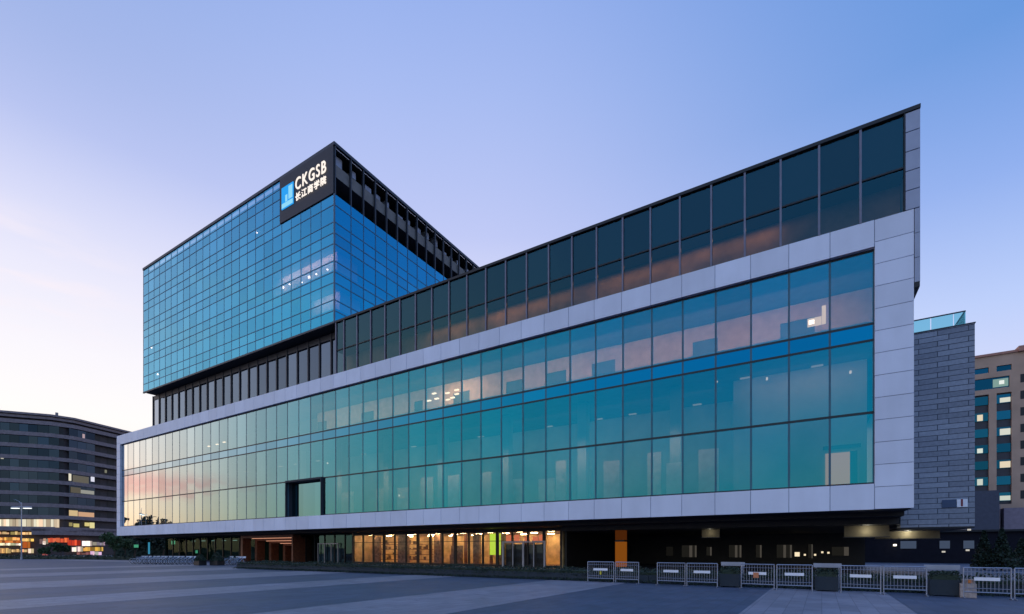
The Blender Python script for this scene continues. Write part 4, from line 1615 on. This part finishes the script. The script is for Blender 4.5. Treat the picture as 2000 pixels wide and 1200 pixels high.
# low hedge before the shops
lh = MB()
rng = random.Random(15)
p0, p1 = at(-60, 93), at(262, 82)
for i in range(2600):
    f_ = rng.random()
    q_ = p0.lerp(p1, f_)
    lh.leaf((q_.x + rng.gauss(0, 0.1), q_.y + rng.uniform(-0.5, 0.5), rng.uniform(0.0, 0.75 + 0.15 * math.sin(f_ * 60))), 0.14, rng)
n_ = (p1 - p0).normalized()
o_ = Vector((-n_.y, n_.x, 0)) * 0.35
lh.prism([(p0 - o_)[:2], (p1 - o_)[:2], (p1 + o_)[:2], (p0 + o_)[:2]], 0.002, 0.55)
tag(lh.build('low_hedge', M['leaf_dark']), 'low dark hedge along the street in front of the lit shops', 'hedge')

# ------------------------------------------------------------------ left background building
lb = empty('apartment_block', at(100, 152))
tag(lb, 'dark bent block with banded floors above glowing orange and red shopfronts', 'building')
inv = Matrix.Translation(-Vector(lb.location))
roofpts = [(-40, 798.5), (112, 811.0), (138, 815.0), (275, 848.5)]
HT = 43.6
plan = []
for px, py in roofpts:
    t = (HT - EYE) * F / (HORIZON - py)
    plan.append(at(px, t).xy)
loc2 = Vector(lb.location).xy
plan = [p_ - loc2 for p_ in plan]
cumul = [0.0]
for i in range(1, len(plan)):
    cumul.append(cumul[-1] + (plan[i] - plan[i - 1]).length)
TOT = cumul[-1]


def along(s):
    for i in range(1, len(plan)):
        if s <= cumul[i] or i == len(plan) - 1:
            f_ = (s - cumul[i - 1]) / (cumul[i] - cumul[i - 1])
            return plan[i - 1].lerp(plan[i], f_)


def nrm2(s):
    e = 0.5
    d_ = (along(min(TOT, s + e)) - along(max(0, s - e))).normalized()
    n_ = Vector((-d_.y, d_.x))
    if n_.dot(-loc2) > 0:
        n_ = -n_
    return n_           # points away from the viewer


def strip(mb, s0, s1, d0, d1, z0, z1, step=6.0):
    k = max(1, int(math.ceil((s1 - s0) / step)))
    for i in range(k):
        a, b = s0 + (s1 - s0) * i / k, s0 + (s1 - s0) * (i + 1) / k
        pa_, pb_ = along(a), along(b)
        na, nb_ = nrm2(a), nrm2(b)
        mb.prism([pa_ + na * d0, pb_ + nb_ * d0, pb_ + nb_ * d1, pa_ + na * d1], z0, z1)


M['slab'] = solid('mauve grey floor band', (0.21, 0.17, 0.18), 0.7, var=0.2)
FH = 3.62
bd = MB()
strip(bd, 0, TOT, 1.2, 14, 0.0, HT - 0.6, 5)
lbw = bd.build('wall', solid('dark block wall', (0.05, 0.042, 0.046), 0.7), lb)
bd = MB()
for i in range(2, 12):
    z = HT - 2.2 - (i - 2) * FH
    strip(bd, 0, TOT, 0.0, 1.19, z - 1.15, z)
bd.build('floor_band', M['slab'], lb)
rf = MB()
strip(rf, 0, TOT, -0.4, 14.5, HT - 0.59, HT)
strip(rf, 0, TOT, 0.1, 1.19, HT - 1.55, HT - 0.75)
rf.build('roof', M['slab'], lb)


def s_of(px):
    best = 0
    for k in range(400):
        s = TOT * k / 399
        p_ = along(s) + loc2
        if 1000 + F * p_.x / p_.y <= px:
            best = s
    return best


def z_of(px, py):
    p_ = along(s_of(px)) + loc2
    return EYE + (HORIZON - py) / F * p_.y


bays = [0, s_of(0) + 2, s_of(72), s_of(116), s_of(136), s_of(188), TOT]
rng = random.Random(99)
for i in range(2, 12):
    z1 = HT - 2.2 - (i - 2) * FH - 1.15
    z0 = z1 - (FH - 1.15)
    if z0 < 9:
        continue
    for b in range(len(bays) - 1):
        s0, s1 = bays[b], bays[b + 1]
        narrow = b in (3, 5)
        w = MB()
        n = max(2, int((s1 - s0) / 2.0))
        for k in range(n):
            a = s0 + (s1 - s0) * k / n + 0.03
            c = s0 + (s1 - s0) * (k + 1) / n - 0.03
            if narrow and k % 2:
                continue
            pa_, pb_ = along(a), along(c)
            na, nb_ = nrm2(a), nrm2(c)
            d_ = 1.1 if narrow else 0.55
            q0, q1 = pa_ + na * d_, pb_ + nb_ * d_
            w.quad((*q0, z0 + 0.06), (*q1, z0 + 0.06), (*q1, z1 - 0.04), (*q0, z1 - 0.04))
        w.build('window', M['far_glass'] if not narrow else M['black'], lb)


def lit(px0, px1, py0, py1, name, c, s, d=0.5, depth=0.08):
    """a lit pane or sign placed on the facade"""
    s0, s1 = s_of(px0), s_of(px1)
    z1, z0 = z_of((px0 + px1) / 2, py0), z_of((px0 + px1) / 2, py1)
    b = MB()
    strip(b, s0, max(s1, s0 + 0.6), d - depth, d, z0, z1)
    return b.build(name, glow(name + ' light', c, s), lb)


for a in ((135, 142, 925, 939, (1.0, 0.93, 0.75), 0.8), (180, 187, 931, 941, (0.85, 0.86, 1.0), 0.85), (145, 176, 930, 944, (0.24, 0.22, 0.18), 0.5),
          (158, 186, 958, 965, (0.5, 0.5, 0.45), 0.6), (140, 160, 952, 963, (0.2, 0.18, 0.14), 0.5), (136, 154, 997, 1008, (0.85, 0.62, 0.33), 0.75), (156, 186, 1001, 1010, (0.85, 0.50, 0.30), 0.7),
          (136, 144, 1021, 1028, (0.5, 0.42, 0.18), 0.6), (146, 157, 1023, 1030, (0.8, 0.68, 0.25), 0.7), (168, 177, 1021, 1028, (0.9, 0.75, 0.3), 0.75), (178, 187, 1021, 1033, (0.95, 0.85, 0.4), 0.8),
          (164, 168, 848, 856, (0.75, 0.55, 0.6), 0.6), (0, 6, 891, 896, (0.9, 0.85, 0.7), 0.6), (207, 211, 918, 924, (0.4, 0.4, 0.3), 0.5)):
    lit(a[0], a[1], a[2], a[3], 'lit_window', a[4], a[5])
x = -30
rng = random.Random(31)
while x < 116:
    w = rng.choice((5, 7, 9))
    c = rng.choice(((1.0, 0.86, 0.6), (1.0, 0.93, 0.72), (0.75, 0.6, 0.42), (1.0, 0.72, 0.5)))
    lit(x, min(117, x + w - 1), 1014.5, 1030.5, 'lit_window', c, rng.choice((0.55, 0.8, 1.0)), 0.45)
    x += w
# shop storeys
shop_rng = random.Random(55)
sb_ = MB()
strip(sb_, 0, TOT, -0.6, 1.1, z_of(60, 1037), z_of(60, 1032))
strip(sb_, s_of(64), TOT, -0.6, 1.0, z_of(150, 1046), z_of(150, 1034.5))
sb_.build('shop_fascia', M['slab'], lb)
for a in ((-30, 16, 1039, 1044, (1.0, 0.6, 0.3), 0.9), (22, 62, 1038.5, 1045, (1.0, 0.62, 0.25), 0.85), (-30, 37, 1050, 1056, (1.0, 0.46, 0.12), 0.95), (44, 64, 1052, 1058, (1.0, 0.58, 0.16), 0.95),
          (-30, 41, 1061, 1066, (1.0, 0.82, 0.62), 1.15), (-30, 40, 1056.2, 1061, (0.75, 0.22, 0.05), 0.7), (41, 60, 1058.5, 1071, (0.62, 0.16, 0.03), 0.65), (-30, 22, 1071, 1081, (0.85, 0.45, 0.18), 0.8), (24, 56, 1073, 1079, (0.9, 0.5, 0.24), 0.75), (56, 63, 1072, 1081, (1.0, 0.8, 0.55), 0.85),
          (78, 92, 1052, 1063, (0.6, 0.4, 0.34), 0.6), (85, 91, 1056, 1064, (1.0, 0.9, 0.8), 1.0), (94, 132, 1051, 1060, (0.85, 0.14, 0.06), 0.8), (132, 158, 1055, 1066, (0.9, 0.08, 0.04), 0.8), (160, 180, 1057, 1067, (1.0, 0.92, 0.85), 0.95), (181, 205, 1059, 1066, (0.5, 0.4, 0.42), 0.6),
          (140, 161, 1068, 1078, (1.0, 0.85, 0.75), 1.0), (162, 198, 1069, 1077, (0.72, 0.40, 0.08), 0.75), (176, 198, 1077, 1085, (0.85, 0.68, 0.80), 0.75), (84, 94, 1076, 1085, (0.6, 0.15, 0.16), 0.6), (150, 175, 1079, 1084, (0.5, 0.2, 0.22), 0.5)):
    xx = a[0]
    while xx < a[1] - 0.5:
        ww = min(shop_rng.choice((2.5, 4, 5.5, 8)), a[1] - xx)
        k_ = shop_rng.choice((0.35, 0.6, 0.85, 1.0, 1.2))
        dy_ = shop_rng.choice((0, 0, 0.7, 1.4)) if a[3] - a[2] > 4 else 0
        lit(xx, xx + ww - 0.45, a[2] + dy_, a[3] - 0.3, 'shopfront', tuple(min(1.0, c_ * shop_rng.uniform(0.8, 1.15)) for c_ in a[4]), a[5] * k_ * 1.25, -0.15 + 0.01 * (a[0] % 7))
        xx += ww
MB().box(*sum(([c - 0.25, c + 0.25] for c in (along(s_of(102)) + nrm2(s_of(102)) * 3)[:]), []), HT, HT + 1.4).build('roof_vent', M['concrete'], lb)

# ------------------------------------------------------------------ right background building
BV = 106.0
rb = empty('office_block', local(26.4, BV, 0), ROT)
tag(rb, 'tan masonry office block with strips of blue windows beyond the stone wing', 'building')
OX = 26.4


def bp(px, py, v=BV):
    x, z = on_plane(px, py, v)
    return x - OX, z


x0 = bp(1860, 0)[0]
_, ztop = bp(1905, 700.5)
xa = bp(1988, 0)[0]
x1 = xa + 22
M['tan'] = solid('tan masonry', (0.44, 0.31, 0.23), 0.8, var=0.12, scale=0.3)


def z_at(py, px=1960):
    return bp(px, py)[1]


s1a, s1b = bp(1900, 0)[0], bp(1931.5, 0)[0]
s2a, s2b = bp(1946.5, 0)[0], bp(1976, 0)[0]
wall = MB()
zs = z_at(767)          # head of the tall window strips
zb = z_at(985)
z2a, z2b = z_at(757), z_at(735)
z1a, z1b = z_at(724.5), z_at(713.5)
q2b = bp(1972, 0)[0]
# piers and bands, butted
wall.box(x0, s1a, 0, 0.5, 0, ztop)
wall.box(s1b, s2a, 0, 0.5, 0, zs)
wall.box(s2b, x1, 0, 0.5, 0, zs)
wall.box(s1a, x1, 0, 0.5, zs, z2a)
wall.box(q2b, x1, 0, 0.5, z2a, z2b)
wall.box(s1a, x1, 0, 0.5, z2b, z1a)
wall.box(s1b, s2a, 0, 0.5, z1a, z1b)
wall.box(s2b, x1, 0, 0.5, z1a, z1b)
wall.box(s1a, x1, 0, 0.5, z1b, ztop)
wall.box(s1a, s1b, 0, 0.5, 0, zb - 4)
wall.box(s2a, s2b, 0, 0.5, 0, zb)
wall.box(x0, x1, 0.9, 18, 0, ztop - 0.3)
wall.build('wall', M['tan'], rb)
rf = MB().box(x0 - 0.2, xa, -0.25, 18, ztop + 0.002, ztop + 0.5)
rf.box(xa, x1 + 0.3, -0.6, 18, ztop + 0.002, ztop + 1.1)
rf.build('roof', solid('reddish coping', (0.40, 0.20, 0.15), 0.7), rb)
MB().box(s1a, s1b, 0.55, 0.9, zb - 4, zs).box(s2a, s2b, 0.55, 0.9, zb, zs).build('spandrel', solid('dark spandrel', (0.03, 0.035, 0.05), 0.5), rb)
per = (z_at(770) - z_at(962)) / 6.0
rng = random.Random(12)
for j, (a, b) in enumerate(((s1a, s1b), (s2a, s2b))):
    for k in range(8 if j == 0 else 7):
        zt = z_at(770) - k * per
        w = MB().box(a, b, 0.35, 0.5, zt - per * 0.52, zt)
        w.build('window', M['blue_glass'], rb)
        if (j == 1 and k % 2 == 0) or (j == 0 and k in (1, 3, 5)):
            q0 = a + (b - a) * (0.25 if j else 0.3)
            q1 = b - (b - a) * (0.05 if j else 0.35)
            MB().box(q0, q1, 0.28, 0.34, zt - per * 0.48, zt - per * (0.1 if k % 3 else 0.2)).build('lit_window', glow('far lit window', rng.choice(((0.85, 0.86, 0.74), (0.95, 0.82, 0.6), (0.72, 0.78, 0.68))), rng.choice((0.6, 0.8, 0.95))), rb)
MB().box(s1a, q2b, 0.3, 0.5, z2a, z2b).build('window', M['blue_glass'], rb)
MB().box(bp(1940, 0)[0], bp(1970, 0)[0], 0.22, 0.29, z2a + 0.3, z2b - 0.4).build('lit_window', glow('far teal lit window', (0.30, 0.48, 0.44), 0.7), rb)
MB().box(bp(1952, 0)[0], bp(1962, 0)[0], 0.14, 0.2, z2a + 0.8, z2b - 0.8).build('lit_window', glow('far white lit window', (0.9, 0.95, 0.9), 0.9), rb)
for a, b in ((s1a, s1b), (s2a, s2b)):
    MB().box(a, b, 0.3, 0.5, z1a, z1b).build('window', M['blue_glass'], rb)
for k in range(8):
    zt = z_at(731, 1995) - k * per
    MB().box(bp(1993, 0)[0], bp(1993, 0)[0] + 3.2, -0.02, 0.06, zt - per * 0.5, zt).build('window', M['black'], rb)
# low wings at its foot
cz1, cz0 = bp(1960, 995)[1], bp(1960, 1038)[1]
MB().box(bp(1948, 0)[0], x1, -4.0, -0.01, cz0, cz1).build('canopy_block', solid('mauve grey plaster', (0.22, 0.185, 0.23), 0.8), rb)
MB().box(bp(1934, 0)[0], bp(1944.5, 0)[0], -3.0, -0.01, cz0, z_at(988)).build('post', solid('pinkish post', (0.30, 0.235, 0.25), 0.8), rb)
MB().box(bp(1948, 0)[0] - 0.3, x1 + 0.3, -3.6, -0.02, 0.0, cz0 - 0.01).build('base_wall', M['black'], rb)
MB().box(x0 + 1, bp(1933, 0)[0], -6.0, -0.02, 0.0, z_at(962)).build('annex', solid('slate annex', (0.055, 0.065, 0.10), 0.7), rb)
# low lit units behind the stone wing, seen under it
ub = empty('service_pavilion', local(9.0, 46.0, 0), ROT)
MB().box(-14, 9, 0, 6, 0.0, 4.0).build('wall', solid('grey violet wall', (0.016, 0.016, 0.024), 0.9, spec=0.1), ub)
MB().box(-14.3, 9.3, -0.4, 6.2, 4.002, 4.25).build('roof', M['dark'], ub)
for px in (1768, 1780, 1845, 1892):
    x_, z_ = on_plane(px, 1056, 46.0)
    x_ -= 9.0
    MB().box(x_ - 0.5, x_ + 0.5, -0.08, 0.0, 1.9, 2.9).build('window', glow('dusky window', (0.12, 0.17, 0.28), 0.42), ub)
for px, py in ((1893, 1035), (1890, 1075), (1748, 1065), (1843, 1078)):
    x_, z_ = on_plane(px, py, 45.0)
    x_ -= 9.0
    MB().box(x_ - 0.16, x_ + 0.16, -1.05, -0.9, max(0.5, z_ - 0.10), max(0.7, z_ + 0.10)).build('wall_lamp', M['lamp_white'] if px == 1748 else glow('pale lamp', (0.95, 0.9, 0.8), 0.6), ub)
tag(ub, 'low grey violet pavilion with bluish windows seen beneath the stone wing', 'building')
